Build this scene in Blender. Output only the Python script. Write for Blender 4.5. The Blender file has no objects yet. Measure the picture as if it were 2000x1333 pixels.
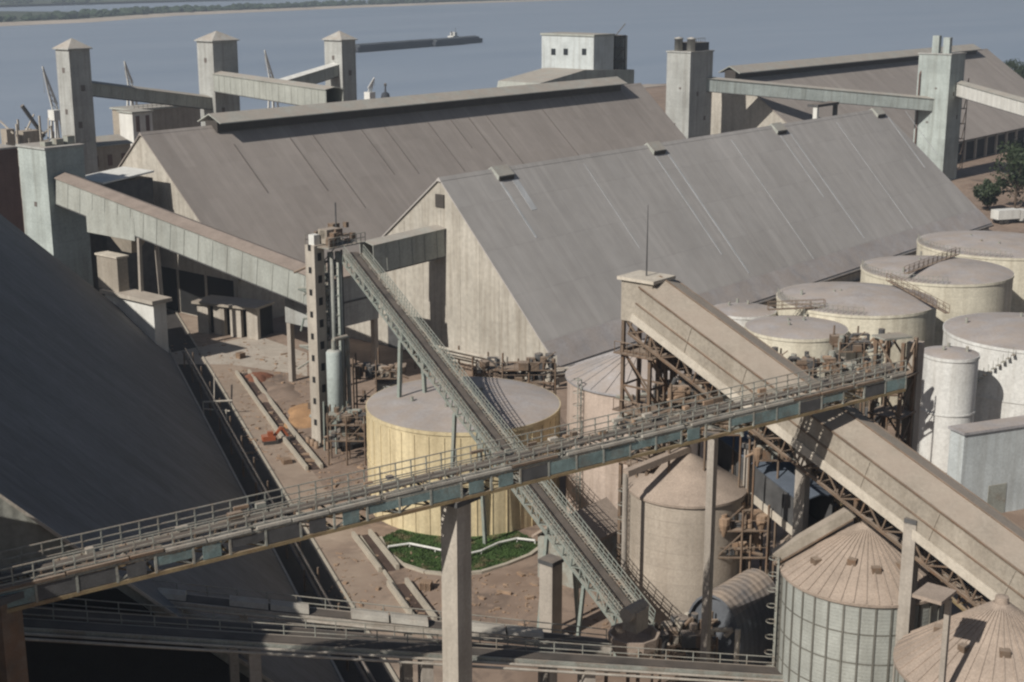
import bpy, math, random
import numpy as np
R = math.radians
random.seed(7)
C = bpy.context.scene.collection
SC = bpy.context.scene

# ------------------------------------------------------------------ camera, sky, sun, exposure
FPX = 2800.0                       # focal length in pixels of the 2000 px wide photograph
PITCH = math.atan(716 / FPX)
HC = 60.0                          # height of the drone above the yard
cam = bpy.data.cameras.new('camera'); co = bpy.data.objects.new('camera', cam); C.objects.link(co)
cam.sensor_width = 36.0; cam.lens = 36.0 * FPX / 2000.0
cam.clip_start = 1.0; cam.clip_end = 30000.0
co.location = (0, 0, HC); co.rotation_euler = (math.pi / 2 - PITCH, 0, 0)
SC.camera = co
SUN_AZ, SUN_EL = 223.0, 38.0       # compass azimuth (0 = +Y, clockwise), elevation
wd = bpy.data.worlds.new('World'); SC.world = wd; wd.use_nodes = True
nt = wd.node_tree
sk = nt.nodes.new('ShaderNodeTexSky'); sk.sky_type = 'NISHITA'; sk.sun_disc = False
sk.sun_elevation = R(SUN_EL); sk.sun_rotation = R(SUN_AZ); sk.air_density = 1.0; sk.dust_density = 1.6; sk.ozone_density = 1.0
nt.links.new(sk.outputs[0], nt.nodes['Background'].inputs[0])
nt.nodes['Background'].inputs[1].default_value = 0.048
sl = bpy.data.lights.new('sun', 'SUN'); so = bpy.data.objects.new('sun', sl); C.objects.link(so)
sl.energy = 5.0; sl.angle = R(0.5); sl.color = (1.0, 0.945, 0.87)
so.rotation_euler = (R(90 - SUN_EL), 0, R(180 - SUN_AZ))
so.location = (0, 0, 200)
SC.view_settings.view_transform = 'Standard'; SC.view_settings.look = 'None'
SC.view_settings.exposure = 0.0; SC.view_settings.gamma = 1.0
SC.cycles.max_bounces = 5; SC.cycles.diffuse_bounces = 3; SC.cycles.glossy_bounces = 2; SC.cycles.volume_bounces = 0
SC.cycles.filter_width = 2.3

# ------------------------------------------------------------------ finding points in the yard
A_ = np.array
Z = A_([0, 0, 1.0])
cP, sP = math.cos(PITCH), math.sin(PITCH)
def ray(x, y):
    a = (x - 1000) / FPX; b = (666.5 - y) / FPX
    return A_([a, cP + b * sP, -sP + b * cP])
EYE = A_([0, 0, HC])
def G(x, y, z=0.0):                # the point at height z seen at photo pixel x, y
    d = ray(x, y); return EYE + d * ((z - HC) / d[2])
def D(x, y, Y):                    # the point at distance Y
    d = ray(x, y); return EYE + d * (Y / d[1])
def plane(x, y, p0, n):
    d = ray(x, y); return EYE + d * (((p0 - EYE) @ n) / (d @ n))
def fwd(p): return p[1] * cP - (p[2] - HC) * sP
def pxm(p, n): return n * fwd(p) / FPX        # n photo pixels as metres at p
AZ = R(39.7)
U = A_([math.sin(AZ), math.cos(AZ), 0]); V = A_([-math.cos(AZ), math.sin(AZ), 0])
OB = G(864, 700)
def W(u, v, z=0.0): return A_([OB[0], OB[1], 0]) + u * U + v * V + z * Z    # yard grid: u along the halls, v towards the river
def uv(p): q = p - OB; return q @ U, q @ V, p[2]
def onV(x, y, v): return plane(x, y, W(0, v), V)
def onU(x, y, u): return plane(x, y, W(u, 0), U)

# ------------------------------------------------------------------ mesh helpers
def nrm(a): return a / np.linalg.norm(a)
class MB:
    def __init__(s): s.v = []; s.f = []
    def add(s, vs, fs):
        n = len(s.v); s.v += [tuple(map(float, p)) for p in vs]; s.f += [tuple(i + n for i in f) for f in fs]; return s
    def hexa(s, c, a, b, d):       # box from centre and three half vectors
        P = [c + i * a + j * b + k * d for k in (-1, 1) for j in (-1, 1) for i in (-1, 1)]
        return s.add(P, [(0, 2, 3, 1), (4, 5, 7, 6), (0, 1, 5, 4), (2, 6, 7, 3), (0, 4, 6, 2), (1, 3, 7, 5)] if np.dot(np.cross(a, b), d) > 0
                     else [(0, 1, 3, 2), (4, 6, 7, 5), (0, 4, 5, 1), (2, 3, 7, 6), (0, 2, 6, 4), (1, 5, 7, 3)])
    def box(s, u0, u1, v0, v1, z0, z1, ex=None, ey=None, o=None):
        if o is None: c = W((u0 + u1) / 2, (v0 + v1) / 2, (z0 + z1) / 2); ex, ey = U, V
        else: c = o + ex * (u0 + u1) / 2 + ey * (v0 + v1) / 2 + Z * (z0 + z1) / 2
        return s.hexa(c, ex * abs(u1 - u0) / 2, ey * abs(v1 - v0) / 2, Z * abs(z1 - z0) / 2)
    def beam(s, p, q, w, h, up=None):
        d = nrm(q - p); up = Z if up is None else up
        if abs(d @ up) > 0.98: up = U
        sd = nrm(np.cross(d, up)); n = np.cross(sd, d)
        return s.hexa((p + q) / 2, (q - p) / 2, sd * w / 2, n * h / 2)
    def tube(s, p, q, r, n=8, r2=None):
        d = nrm(q - p); up = Z if abs(d[2]) < 0.95 else U
        a = nrm(np.cross(d, up)); b = np.cross(d, a); r2 = r if r2 is None else r2
        P = [p + r * (a * math.cos(t) + b * math.sin(t)) for t in np.linspace(0, 2 * math.pi, n, False)]
        P += [q + r2 * (a * math.cos(t) + b * math.sin(t)) for t in np.linspace(0, 2 * math.pi, n, False)]
        F = [(i, (i + 1) % n, n + (i + 1) % n, n + i) for i in range(n)]
        return s.add(P, [f[::-1] for f in F] + [tuple(range(n)), tuple(range(2 * n - 1, n - 1, -1))])
    def path(s, pts, r, n=6):
        for a, b in zip(pts, pts[1:]): s.tube(a, b, r, n)
        return s
    def lathe(s, c, prof, n=48, a0=0.0, a1=2 * math.pi):      # prof: (radius, z) from the bottom up, outside faces
        full = abs(a1 - a0 - 2 * math.pi) < 1e-6
        T = np.linspace(a0, a1, n, not full); m = len(T); P = []
        for r, z in prof: P += [A_([c[0] + r * math.cos(t), c[1] + r * math.sin(t), z]) for t in T]
        F = []
        for k in range(len(prof) - 1):
            for i in range(m if full else m - 1):
                j = (i + 1) % m; F.append((k * m + i, k * m + j, (k + 1) * m + j, (k + 1) * m + i))
        return s.add(P, F)
    def prism(s, pts, ext):        # closed outline pushed along ext
        n = len(pts); nn = A_([0.0, 0, 0])
        for i in range(1, n - 1): nn = nn + np.cross(pts[i] - pts[0], pts[i + 1] - pts[0])
        if nn @ ext < 0: pts = pts[::-1]
        P = list(pts) + [p + ext for p in pts]
        return s.add(P, [tuple(range(n - 1, -1, -1)), tuple(range(n, 2 * n))] + [(i, (i + 1) % n, n + (i + 1) % n, n + i) for i in range(n)])
    def build(s, name, m, parent=None, smooth=False, base=None):
        me = bpy.data.meshes.new(name)
        b = A_(parent['_b']) if parent is not None else (A_(base) if base is not None else A_([0, 0, 0.0]))
        me.from_pydata([(p[0] - b[0], p[1] - b[1], p[2] - b[2]) for p in s.v], [], s.f)
        me.materials.append(m); me.update()
        if smooth: me.polygons.foreach_set('use_smooth', [True] * len(me.polygons))
        o = bpy.data.objects.new(name, me); C.objects.link(o)
        if parent is not None: o.parent = parent; o['_b'] = [0.0, 0, 0] if False else list(map(float, b))
        else: o.location = tuple(b); o['_b'] = list(map(float, b))
        return o

def thing(name, label, cat, base, group=None):
    o = bpy.data.objects.new(name, None); C.objects.link(o); o.location = tuple(map(float, base)); o.empty_display_size = 0.5
    o['_b'] = list(map(float, base)); o['label'] = label; o['category'] = cat
    if group: o['group'] = group
    return o
def tag(o, label, cat, group=None):
    o['label'] = label; o['category'] = cat
    if group: o['group'] = group
    return o
def struct(o): o['kind'] = 'structure'; return o
def copy_tree(o, parent=None):
    c = o.copy(); C.objects.link(c)
    if parent is not None: c.parent = parent
    for ch in list(o.children): copy_tree(ch, c)
    return c

# ------------------------------------------------------------------ materials
def mat(name, col, var=0.25, scale=0.25, streak=0.0, dust=0.0, dustcol=(0.36, 0.29, 0.23), rough=0.8, spec=0.3, rib=None, seam=None, rust=0.0, fine=0.12, metal=0.0, patch=None):
    """rib = (direction, spacing, depth): corrugation; seam = list of (direction, spacing, darkness): sheet joints."""
    m = bpy.data.materials.new(name); m.use_nodes = True; t = m.node_tree; N, L = t.nodes, t.links
    bs = N['Principled BSDF']; bs.inputs['Roughness'].default_value = rough; bs.inputs['Specular IOR Level'].default_value = spec
    bs.inputs['Metallic'].default_value = metal
    g = N.new('ShaderNodeNewGeometry'); pos = g.outputs['Position']
    def math_(op, a, b=None, c=None):
        n = N.new('ShaderNodeMath'); n.operation = op
        for i, x in enumerate((a, b, c)):
            if x is None: continue
            if isinstance(x, (int, float)): n.inputs[i].default_value = x
            else: L.new(x, n.inputs[i])
        return n.outputs[0]
    def noise(sc, detail=4.0, vec=None, rg=0.6):
        n = N.new('ShaderNodeTexNoise'); n.inputs['Scale'].default_value = sc; n.inputs['Detail'].default_value = detail; n.inputs['Roughness'].default_value = rg
        L.new(vec or pos, n.inputs['Vector']); return n.outputs['Fac']
    def mix(f, a, b, mode='MIX'):
        n = N.new('ShaderNodeMix'); n.data_type = 'RGBA'; n.blend_type = mode
        for sock, x in ((n.inputs[0], f), (n.inputs[6], a), (n.inputs[7], b)):
            if isinstance(x, (int, float)): sock.default_value = x
            elif isinstance(x, tuple): sock.default_value = (*x, 1)
            else: L.new(x, sock)
        return n.outputs[2]
    def ramp(x, a, b):
        n = N.new('ShaderNodeMapRange'); n.inputs[1].default_value = a; n.inputs[2].default_value = b; n.clamp = True; L.new(x, n.inputs[0]); return n.outputs[0]
    def dotd(d):
        n = N.new('ShaderNodeVectorMath'); n.operation = 'DOT_PRODUCT'; L.new(pos, n.inputs[0]); n.inputs[1].default_value = tuple(map(float, d)); return n.outputs['Value']
    c = tuple(col)
    big = ramp(noise(scale), 0.3, 0.7)
    out = mix(big, tuple(x * (1 - var) for x in c), tuple(min(1, x * (1 + var * 0.8)) for x in c))
    fn = noise(scale * 14, 5.0)
    out = mix(ramp(fn, 0.3, 0.7), out, mix(1.0, out, (1 - fine * 2, 1 - fine * 2, 1 - fine * 2), 'MULTIPLY'))
    if streak:
        mp = N.new('ShaderNodeMapping'); mp.inputs['Scale'].default_value = (1, 1, 0.06); L.new(pos, mp.inputs[0])
        st = ramp(noise(0.9, 5.0, mp.outputs[0]), 0.45, 0.75)
        out = mix(math_('MULTIPLY', st, streak), out, tuple(x * k for x, k in zip(c, (0.42, 0.38, 0.34))))
    if rust:
        rn = ramp(noise(0.7, 6.0, None, 0.7), 0.5, 0.62)
        out = mix(math_('MULTIPLY', rn, rust), out, (0.16, 0.085, 0.045))
    for sm in seam or []:
        d, sp, k = sm[:3]; wd_ = sm[3] if len(sm) > 3 else 0.1
        fr = math_('FRACT', math_('DIVIDE', dotd(d), sp))
        ln = math_('LESS_THAN', fr, wd_ / sp)
        ln = math_('MULTIPLY', ln, ramp(noise(0.3), 0.25, 0.6))
        out = mix(math_('MULTIPLY', ln, abs(k)), out, tuple(x * (0.3 if k > 0 else 1.5) for x in c))
    if seam:                        # each sheet has weathered a little differently
        d, sp = seam[0][:2]
        fl = math_('FLOOR', math_('DIVIDE', dotd(d), sp))
        wn = N.new('ShaderNodeTexWhiteNoise'); wn.noise_dimensions = '1D'; L.new(fl, wn.inputs['W'])
        out = mix(math_('MULTIPLY', wn.outputs['Value'], 0.3), out, mix(1.0, out, (0.72, 0.72, 0.72), 'MULTIPLY'))
    if patch:                       # (along, sheet width, sheet length down the slope, strength): mismatched sheets and pale run-off
        d, w_, l_, k_ = patch
        sz_ = N.new('ShaderNodeSeparateXYZ'); L.new(pos, sz_.inputs[0])
        cx = N.new('ShaderNodeCombineXYZ'); L.new(math_('FLOOR', math_('DIVIDE', dotd(d), w_)), cx.inputs[0]); L.new(math_('FLOOR', math_('DIVIDE', sz_.outputs['Z'], l_)), cx.inputs[1])
        wn = N.new('ShaderNodeTexWhiteNoise'); wn.noise_dimensions = '2D'; L.new(cx.outputs[0], wn.inputs['Vector'])
        out = mix(math_('MULTIPLY', wn.outputs['Value'], k_), out, mix(1.0, out, (0.72, 0.7, 0.68), 'MULTIPLY'))
        c2 = N.new('ShaderNodeCombineXYZ'); L.new(math_('MULTIPLY', dotd(d), 0.55), c2.inputs[0]); L.new(math_('MULTIPLY', sz_.outputs['Z'], 0.05), c2.inputs[1])
        out = mix(math_('MULTIPLY', ramp(noise(1.0, 5.0, c2.outputs[0], 0.62), 0.5, 0.78), 0.4), out, tuple(x * 1.35 for x in c))
        c3 = N.new('ShaderNodeCombineXYZ'); L.new(math_('MULTIPLY', dotd(d), 0.9), c3.inputs[0]); L.new(math_('ADD', math_('MULTIPLY', sz_.outputs['Z'], 0.035), 7.3), c3.inputs[1])
        out = mix(math_('MULTIPLY', ramp(noise(1.0, 5.0, c3.outputs[0], 0.62), 0.55, 0.8), 0.34), out, (c[0] * .62, c[1] * .57, c[2] * .53))
    if dust:
        sx = N.new('ShaderNodeSeparateXYZ'); L.new(g.outputs['Normal'], sx.inputs[0])
        du = math_('MULTIPLY', ramp(sx.outputs['Z'], 0.35, 0.85), math_('MULTIPLY', ramp(noise(0.35, 5.0), 0.2, 0.6), dust))
        out = mix(du, out, dustcol)
    L.new(out, bs.inputs['Base Color'])
    h = None
    if rib:
        d, sp, dep = rib
        w = math_('SINE', math_('MULTIPLY', dotd(d), 2 * math.pi / sp))
        bp = N.new('ShaderNodeBump'); bp.inputs['Strength'].default_value = 1.0; bp.inputs['Distance'].default_value = dep; L.new(w, bp.inputs['Height']); h = bp.outputs[0]
    bp2 = N.new('ShaderNodeBump'); bp2.inputs['Strength'].default_value = 0.35; bp2.inputs['Distance'].default_value = 0.08
    L.new(fn, bp2.inputs['Height'])
    if h is not None: L.new(h, bp2.inputs['Normal'])
    L.new(bp2.outputs[0], bs.inputs['Normal'])
    return m
DUST = (0.37, 0.30, 0.245)
DA = R(-20.0); DX = A_([math.sin(DA), math.cos(DA), 0]); DR = A_([DX[1], -DX[0], 0])   # the dark hall: along, and towards the road
M = {}
M['roof_b'] = mat('weathered_zinc_roof', (0.40, 0.38, 0.358), 0.10, 0.03, rough=0.8, seam=[(U, 7.3, 0.22, 0.12), (Z, 6.2, 0.2, 0.10)], fine=0.05, patch=(U, 2.43, 6.2, .25))
M['roof_a'] = mat('dusty_zinc_roof', (0.31, 0.277, 0.25), 0.09, 0.03, rough=0.85, seam=[(U, 8.1, 0.2, 0.12)], fine=0.05, patch=(U, 2.7, 5.2, .3))
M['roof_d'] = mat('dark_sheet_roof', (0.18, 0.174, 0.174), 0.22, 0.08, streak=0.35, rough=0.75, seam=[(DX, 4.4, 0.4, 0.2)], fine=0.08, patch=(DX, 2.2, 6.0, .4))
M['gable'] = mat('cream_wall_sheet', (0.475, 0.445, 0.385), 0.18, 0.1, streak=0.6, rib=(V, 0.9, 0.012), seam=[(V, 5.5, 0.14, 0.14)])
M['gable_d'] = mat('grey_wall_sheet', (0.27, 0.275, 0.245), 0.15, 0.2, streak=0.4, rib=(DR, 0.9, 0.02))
M['strip'] = mat('translucent_strip', (0.50, 0.51, 0.51), 0.15, 0.3, streak=0.3, rough=0.5)
M['seam'] = mat('seam_sheet', (0.15, 0.13, 0.118), 0.2, 0.5)
M['louvre'] = mat('dark_louvre', (0.07, 0.062, 0.055), 0.2, 0.5)
M['tower'] = mat('tower_cladding', (0.42, 0.43, 0.41), 0.16, 0.2, streak=0.65, dust=0.5, seam=[(Z, 4.0, 0.25, 0.12)])
M['tower_green'] = mat('pale_green_cladding', (0.41, 0.46, 0.44), 0.18, 0.2, streak=0.6, dust=0.5, seam=[(Z, 3.2, 0.22, 0.1)])
M['tower_white'] = mat('white_cladding', (0.52, 0.56, 0.56), 0.16, 0.25, streak=0.5, dust=0.4)
M['gallery'] = mat('gallery_cladding', (0.37, 0.385, 0.35), 0.16, 0.2, streak=0.4, dust=0.75, dustcol=(.34, .29, .245))
M['gallery_tan'] = mat('dusty_gallery_cladding', (0.355, 0.317, 0.262), 0.16, 0.25, streak=0.4, dust=0.7, dustcol=(.33, .275, .225), fine=0.14)
M['skirt_grey'] = mat('dusty_pale_sheet', (0.42, 0.40, 0.35), 0.25, 0.6, rust=0.2, dust=0.3)
M['skirt'] = mat('pale_skirt_board', (0.55, 0.50, 0.42), 0.12, 0.3, streak=0.3)
M['concrete'] = mat('weathered_concrete', (0.37, 0.335, 0.29), 0.18, 0.35, streak=0.45, dust=0.5)
M['concrete_pale'] = mat('pale_concrete', (0.46, 0.42, 0.36), 0.15, 0.3, streak=0.5, dust=0.4)
M['silo'] = mat('dusty_silo_concrete', (0.43, 0.375, 0.31), 0.14, 0.3, streak=0.35, dust=0.6, seam=[(Z, 1.5, 0.22, 0.1)])
M['silo_pink'] = mat('faded_pink_silo', (0.50, 0.41, 0.345), 0.15, 0.3, streak=0.6, dust=0.5, rough=0.6)
M['bin'] = mat('galvanised_bin', (0.36, 0.375, 0.345), 0.15, 0.4, streak=0.4, rough=0.6, rib=(Z, 0.3, 0.004), metal=0.0, fine=0.1)
M['dust_roof'] = mat('dusty_gallery_roof', (0.285, 0.235, 0.2), 0.16, 0.4, rough=0.9, fine=0.14)
M['bin_roof'] = mat('dust_covered_roof', (0.375, 0.305, 0.248), 0.16, 0.5, rough=0.9, fine=0.16)
M['tank_cream'] = mat('cream_tank', (0.66, 0.62, 0.50), 0.12, 0.2, streak=0.5, seam=[(Z, 2.4, 0.15, 0.08)])
M['tank_white'] = mat('white_tank', (0.66, 0.66, 0.63), 0.12, 0.2, streak=0.5)
M['tank_yellow'] = mat('yellow_tank', (0.66, 0.56, 0.355), 0.16, 0.2, streak=0.7)
M['tank_roof'] = mat('tank_roof_grey', (0.375, 0.365, 0.37), 0.26, 0.2, dust=0.6, fine=0.14)
M['steel'] = mat('galvanised_steel', (0.33, 0.34, 0.30), 0.2, 0.6, dust=0.7, rust=0.35, fine=0.2)
M['green_steel'] = mat('faded_green_steel', (0.30, 0.34, 0.305), 0.25, 0.7, dust=0.45, rust=0.3, fine=0.2)
M['blue_panel'] = mat('faded_bluegreen_panel', (0.20, 0.275, 0.27), 0.35, 0.8, dust=0.6, rust=0.25, fine=0.2)
M['ochre'] = mat('ochre_chord', (0.26, 0.20, 0.11), 0.3, 0.8, dust=0.5, rust=0.4)
M['rusty'] = mat('rusty_steel', (0.17, 0.125, 0.09), 0.3, 0.8, dust=0.7, rust=0.5)
M['stiff'] = mat('weathered_stiffener', (0.15, 0.145, 0.125), 0.2, 0.6)
M['dark_steel'] = mat('dark_steel', (0.09, 0.09, 0.09), 0.3, 0.8, dust=0.5)
M['belt'] = mat('rubber_belt', (0.06, 0.055, 0.05), 0.3, 0.8, dust=0.22)
M['brown'] = mat('dusty_brown_steel', (0.31, 0.215, 0.145), 0.35, 0.9, rust=0.3, dust=0.3)
M['pipe'] = mat('painted_pipe', (0.46, 0.43, 0.37), 0.2, 0.6, dust=0.4, rust=0.25)
M['window'] = mat('dark_window', (0.03, 0.035, 0.04), 0.2, 0.8, rough=0.25, spec=0.5)
M['brick'] = mat('red_brown_wall', (0.15, 0.095, 0.08), 0.2, 0.3, streak=0.4)
M['near_black'] = mat('near_black_fill', (0.018, 0.018, 0.018), 0.2, 0.5)  # near-black fill for openings and for darkened wall panels
M['white'] = mat('white_paint', (0.68, 0.68, 0.64), 0.1, 0.4, streak=0.3)
M['orange'] = mat('orange_paint', (0.34, 0.095, 0.04), 0.2, 0.8, dust=0.4)
M['hull'] = mat('barge_hull', (0.045, 0.05, 0.06), 0.2, 0.1)
M['cargo'] = mat('barge_hatch', (0.075, 0.085, 0.095), 0.2, 0.1)
M['bark'] = mat('bark', (0.09, 0.065, 0.045), 0.3, 1.0)
M['leaf'] = mat('leaves', (0.03, 0.045, 0.018), 0.5, 0.5, rough=0.6)
M['leaf_far'] = mat('far_leaves', (0.035, 0.055, 0.03), 0.45, 0.012, rough=0.8)
M['hall_shade'] = mat('hall_shade_ground', (0.06, 0.055, 0.052), 0.2, 0.3)  # the dark hall's shadow put into a ground colour
M['ditch'] = mat('ditch_mud', (0.075, 0.05, 0.04), 0.3, 0.5)
M['kerb'] = mat('kerb_concrete', (0.42, 0.38, 0.31), 0.15, 0.5)
M['grass'] = mat('green_grass', (0.06, 0.108, 0.03), 0.4, 0.5, rough=0.9, fine=0.25)
M['red_soil'] = mat('red_soil', (0.23, 0.10, 0.06), 0.3, 0.4, rough=0.95, fine=0.2)
M['soil'] = mat('orange_soil', (0.42, 0.25, 0.13), 0.3, 0.4, rough=0.95, fine=0.2)

def ground_mat(name, c1, c2, c3, sc=0.035):
    m = mat(name, c1, 0.16, sc, fine=0.1, rough=0.95, spec=0.15); t = m.node_tree; N, L = t.nodes, t.links
    bs = N['Principled BSDF']; src = bs.inputs['Base Color'].links[0].from_socket
    g = N.new('ShaderNodeNewGeometry')
    def blend(prev, col, s, a, b, k):
        n = N.new('ShaderNodeTexNoise'); n.inputs['Scale'].default_value = s; n.inputs['Detail'].default_value = 7; n.inputs['Roughness'].default_value = 0.68; n.inputs['Distortion'].default_value = 0.6
        L.new(g.outputs['Position'], n.inputs['Vector'])
        r = N.new('ShaderNodeMapRange'); r.inputs[1].default_value = a; r.inputs[2].default_value = b; r.inputs[4].default_value = k; L.new(n.outputs['Fac'], r.inputs[0])
        x = N.new('ShaderNodeMix'); x.data_type = 'RGBA'; L.new(r.outputs[0], x.inputs[0]); L.new(prev, x.inputs[6]); x.inputs[7].default_value = (*col, 1); return x.outputs[2]
    o = blend(src, c2, 0.07, 0.48, 0.62, 0.8); o = blend(o, c3, 0.16, 0.53, 0.66, 0.75); o = blend(o, tuple(x * 1.35 for x in c1), 0.5, 0.56, 0.7, 0.5)
    L.new(o, bs.inputs['Base Color']); return m
M['ground'] = ground_mat('yard_ground', (0.28, 0.212, 0.165), (0.19, 0.138, 0.105), (0.105, 0.082, 0.068))
M['road'] = ground_mat('dusty_concrete_road', (0.33, 0.262, 0.205), (0.25, 0.19, 0.148), (0.17, 0.13, 0.105))
def patchy(m, col, a, b_):
    t = m.node_tree; N, L = t.nodes, t.links; bs = N['Principled BSDF']; src = bs.inputs['Base Color'].links[0].from_socket
    g = N.new('ShaderNodeNewGeometry'); n = N.new('ShaderNodeTexNoise'); n.inputs['Scale'].default_value = .45; n.inputs['Detail'].default_value = 6; L.new(g.outputs['Position'], n.inputs['Vector'])
    r = N.new('ShaderNodeMapRange'); r.inputs[1].default_value = a; r.inputs[2].default_value = b_; L.new(n.outputs['Fac'], r.inputs[0])
    x = N.new('ShaderNodeMix'); x.data_type = 'RGBA'; L.new(r.outputs[0], x.inputs[0]); L.new(src, x.inputs[6]); x.inputs[7].default_value = (*col, 1); L.new(x.outputs[2], bs.inputs['Base Color'])
patchy(M['grass'], (.15, .125, .07), .54, .68)
M['sand'] = mat('river_sand', (0.50, 0.43, 0.35), 0.15, 0.01)
M['far_soil'] = mat('far_soil', (0.07, 0.085, 0.05), 0.3, 0.004)

def water_mat():
    m = bpy.data.materials.new('river_water'); m.use_nodes = True; t = m.node_tree; N, L = t.nodes, t.links; bs = N['Principled BSDF']
    g = N.new('ShaderNodeNewGeometry'); mp = N.new('ShaderNodeMapping'); mp.vector_type = 'TEXTURE'; mp.inputs['Rotation'].default_value = (0, 0, math.pi / 2 - AZ); mp.inputs['Scale'].default_value = (4.5, 1.0, 1); L.new(g.outputs['Position'], mp.inputs[0])
    n1 = N.new('ShaderNodeTexNoise'); n1.inputs['Scale'].default_value = 0.008; n1.inputs['Detail'].default_value = 7; n1.inputs['Roughness'].default_value = 0.65; L.new(mp.outputs[0], n1.inputs['Vector'])
    n2 = N.new('ShaderNodeTexNoise'); n2.inputs['Scale'].default_value = 0.25; n2.inputs['Detail'].default_value = 6; L.new(mp.outputs[0], n2.inputs['Vector'])
    x = N.new('ShaderNodeMix'); x.data_type = 'RGBA'; L.new(n1.outputs['Fac'], x.inputs[0]); x.inputs[6].default_value = (0.165, 0.215, 0.285, 1); x.inputs[7].default_value = (0.32, 0.36, 0.415, 1)
    L.new(x.outputs[2], bs.inputs['Base Color']); bs.inputs['Roughness'].default_value = 0.42; bs.inputs['Specular IOR Level'].default_value = 0.35
    b = N.new('ShaderNodeBump'); b.inputs['Strength'].default_value = 0.5; b.inputs['Distance'].default_value = 0.9; L.new(n2.outputs['Fac'], b.inputs['Height']); L.new(b.outputs[0], bs.inputs['Normal'])
    return m
M['water'] = water_mat()

# ------------------------------------------------------------------ setting: ground, river, far bank, road
def sheet(name, pts, m, th=0.0):
    b = MB()
    if th: b.prism([A_(p) for p in pts], A_([0, 0, -th]))
    else:
        P = [A_(p) for p in pts]; nz = sum(np.cross(P[i] - P[0], P[i + 1] - P[0])[2] for i in range(1, len(P) - 1))
        if nz < 0: P = P[::-1]
        b.add(P, [tuple(range(len(P)))])
    return struct(b.build(name, m))
SHORE = 312.0
gv = [W(-600, SHORE, 0), W(515, SHORE, 0), W(610, 262, 0), W(722, 186, 0), W(860, 40, 0), W(1000, -900, 0), W(-600, -900, 0)]
sheet('ground', gv, M['ground'], 6.0)
sheet('river', [W(-9000, -6000, -3), W(14000, -6000, -3), W(14000, 14000, -3), W(-9000, 14000, -3)], M['water'])
far = [(-500, 66), (-120, 57), (0, 52), (180, 44), (350, 31), (520, 23.5), (700, 15.5), (900, 8), (1100, 1.5), (1350, -7), (1700, -16), (2300, -26)]
fl = [G(x, y, -3) for x, y in far]
def back(p, k): return A_([p[0], p[1], 0]) + A_([V[0], V[1], 0]) * k
bm = MB()
n = len(fl)
P = [A_([p[0], p[1], -2.9]) for p in fl] + [back(p, 38) + Z * 0.2 for p in fl]
bm.add(P, [(i + 1, i, n + i, n + i + 1) for i in range(n - 1)])
struct(bm.build('beach', M['sand']))
bm = MB()
P = [back(p, 38) + Z * 0.2 for p in fl] + [back(p, 900 if i < 4 else 130) + Z * .4 for i, p in enumerate(fl)]
bm.add(P, [(i + 1, i, n + i, n + i + 1) for i in range(n - 1)])
P = [back(p, 700 if i > 3 else 900) + Z * 1.5 for i, p in enumerate(fl)] + [back(p, 9000) + Z * 8 for p in fl]
bm.add(P, [(i + 1, i, n + i, n + i + 1) for i in range(n - 1)])
struct(bm.build('far_shore', M['far_soil']))
rnd = random.Random(3)
def blob(b, c, rx, rz, seed):      # a lumpy tree crown far away
    rr = random.Random(seed); P = []; F = []
    rings = [(0.55, -0.45), (1.0, 0.05), (0.8, 0.55), (0.35, 0.9)]; k = 6
    for fr, fz in rings:
        for i in range(k):
            t = 2 * math.pi * (i + rr.random() * 0.6) / k; q = rx * fr * (0.7 + 0.55 * rr.random())
            P.append(A_([c[0] + q * math.cos(t), c[1] + q * math.sin(t), c[2] + rz * (fz + 0.25 * (rr.random() - 0.5))]))
    P.append(A_([c[0], c[1], c[2] + rz]))
    for r_ in range(3):
        for i in range(k):
            j = (i + 1) % k; F.append((r_ * k + i, r_ * k + j, (r_ + 1) * k + j, (r_ + 1) * k + i))
    for i in range(k): F.append((3 * k + i, 3 * k + (i + 1) % k, 4 * k))
    b.add(P, F)
bm = MB()
acc = [0]
for i in range(n - 1):
    a, c = fl[i], fl[i + 1]; ln = np.linalg.norm(c - a); m_ = int(ln / 11)
    for k in range(min(m_, 520)):
        t = rnd.random(); q = a + (c - a) * t
        px_ = 1000 + FPX * q[0] / fwd(q)
        bands = ((42, 130, 4), (130, 900, 6), (1250, 2600, 2)) if px_ < 150 else ((42, 120, 4), (700, 2600, 4))
        for k0, k1, kk in bands:
            for _ in range(kk):
                if rnd.random() < 0.7:
                    dd = rnd.uniform(k0, k1); h = rnd.uniform(3.5, 7.5) * (1.5 if dd > 600 else 1)
                    blob(bm, back(q, dd) + Z * h * 0.4, rnd.uniform(5, 10) * (1.6 if dd > 300 else 1), h, rnd.randrange(9999))
fw_ = bm.build('far_wood', M['leaf_far']); fw_['kind'] = 'stuff'; tag(fw_, 'dark green riverside wood on the far bank behind a sandy beach', 'wood')
# quay edge
qb = MB(); qb.box(-400, 514, SHORE - 14, SHORE + 0.5, -3, 0.25); struct(qb.build('quay', M['concrete']))
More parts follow.
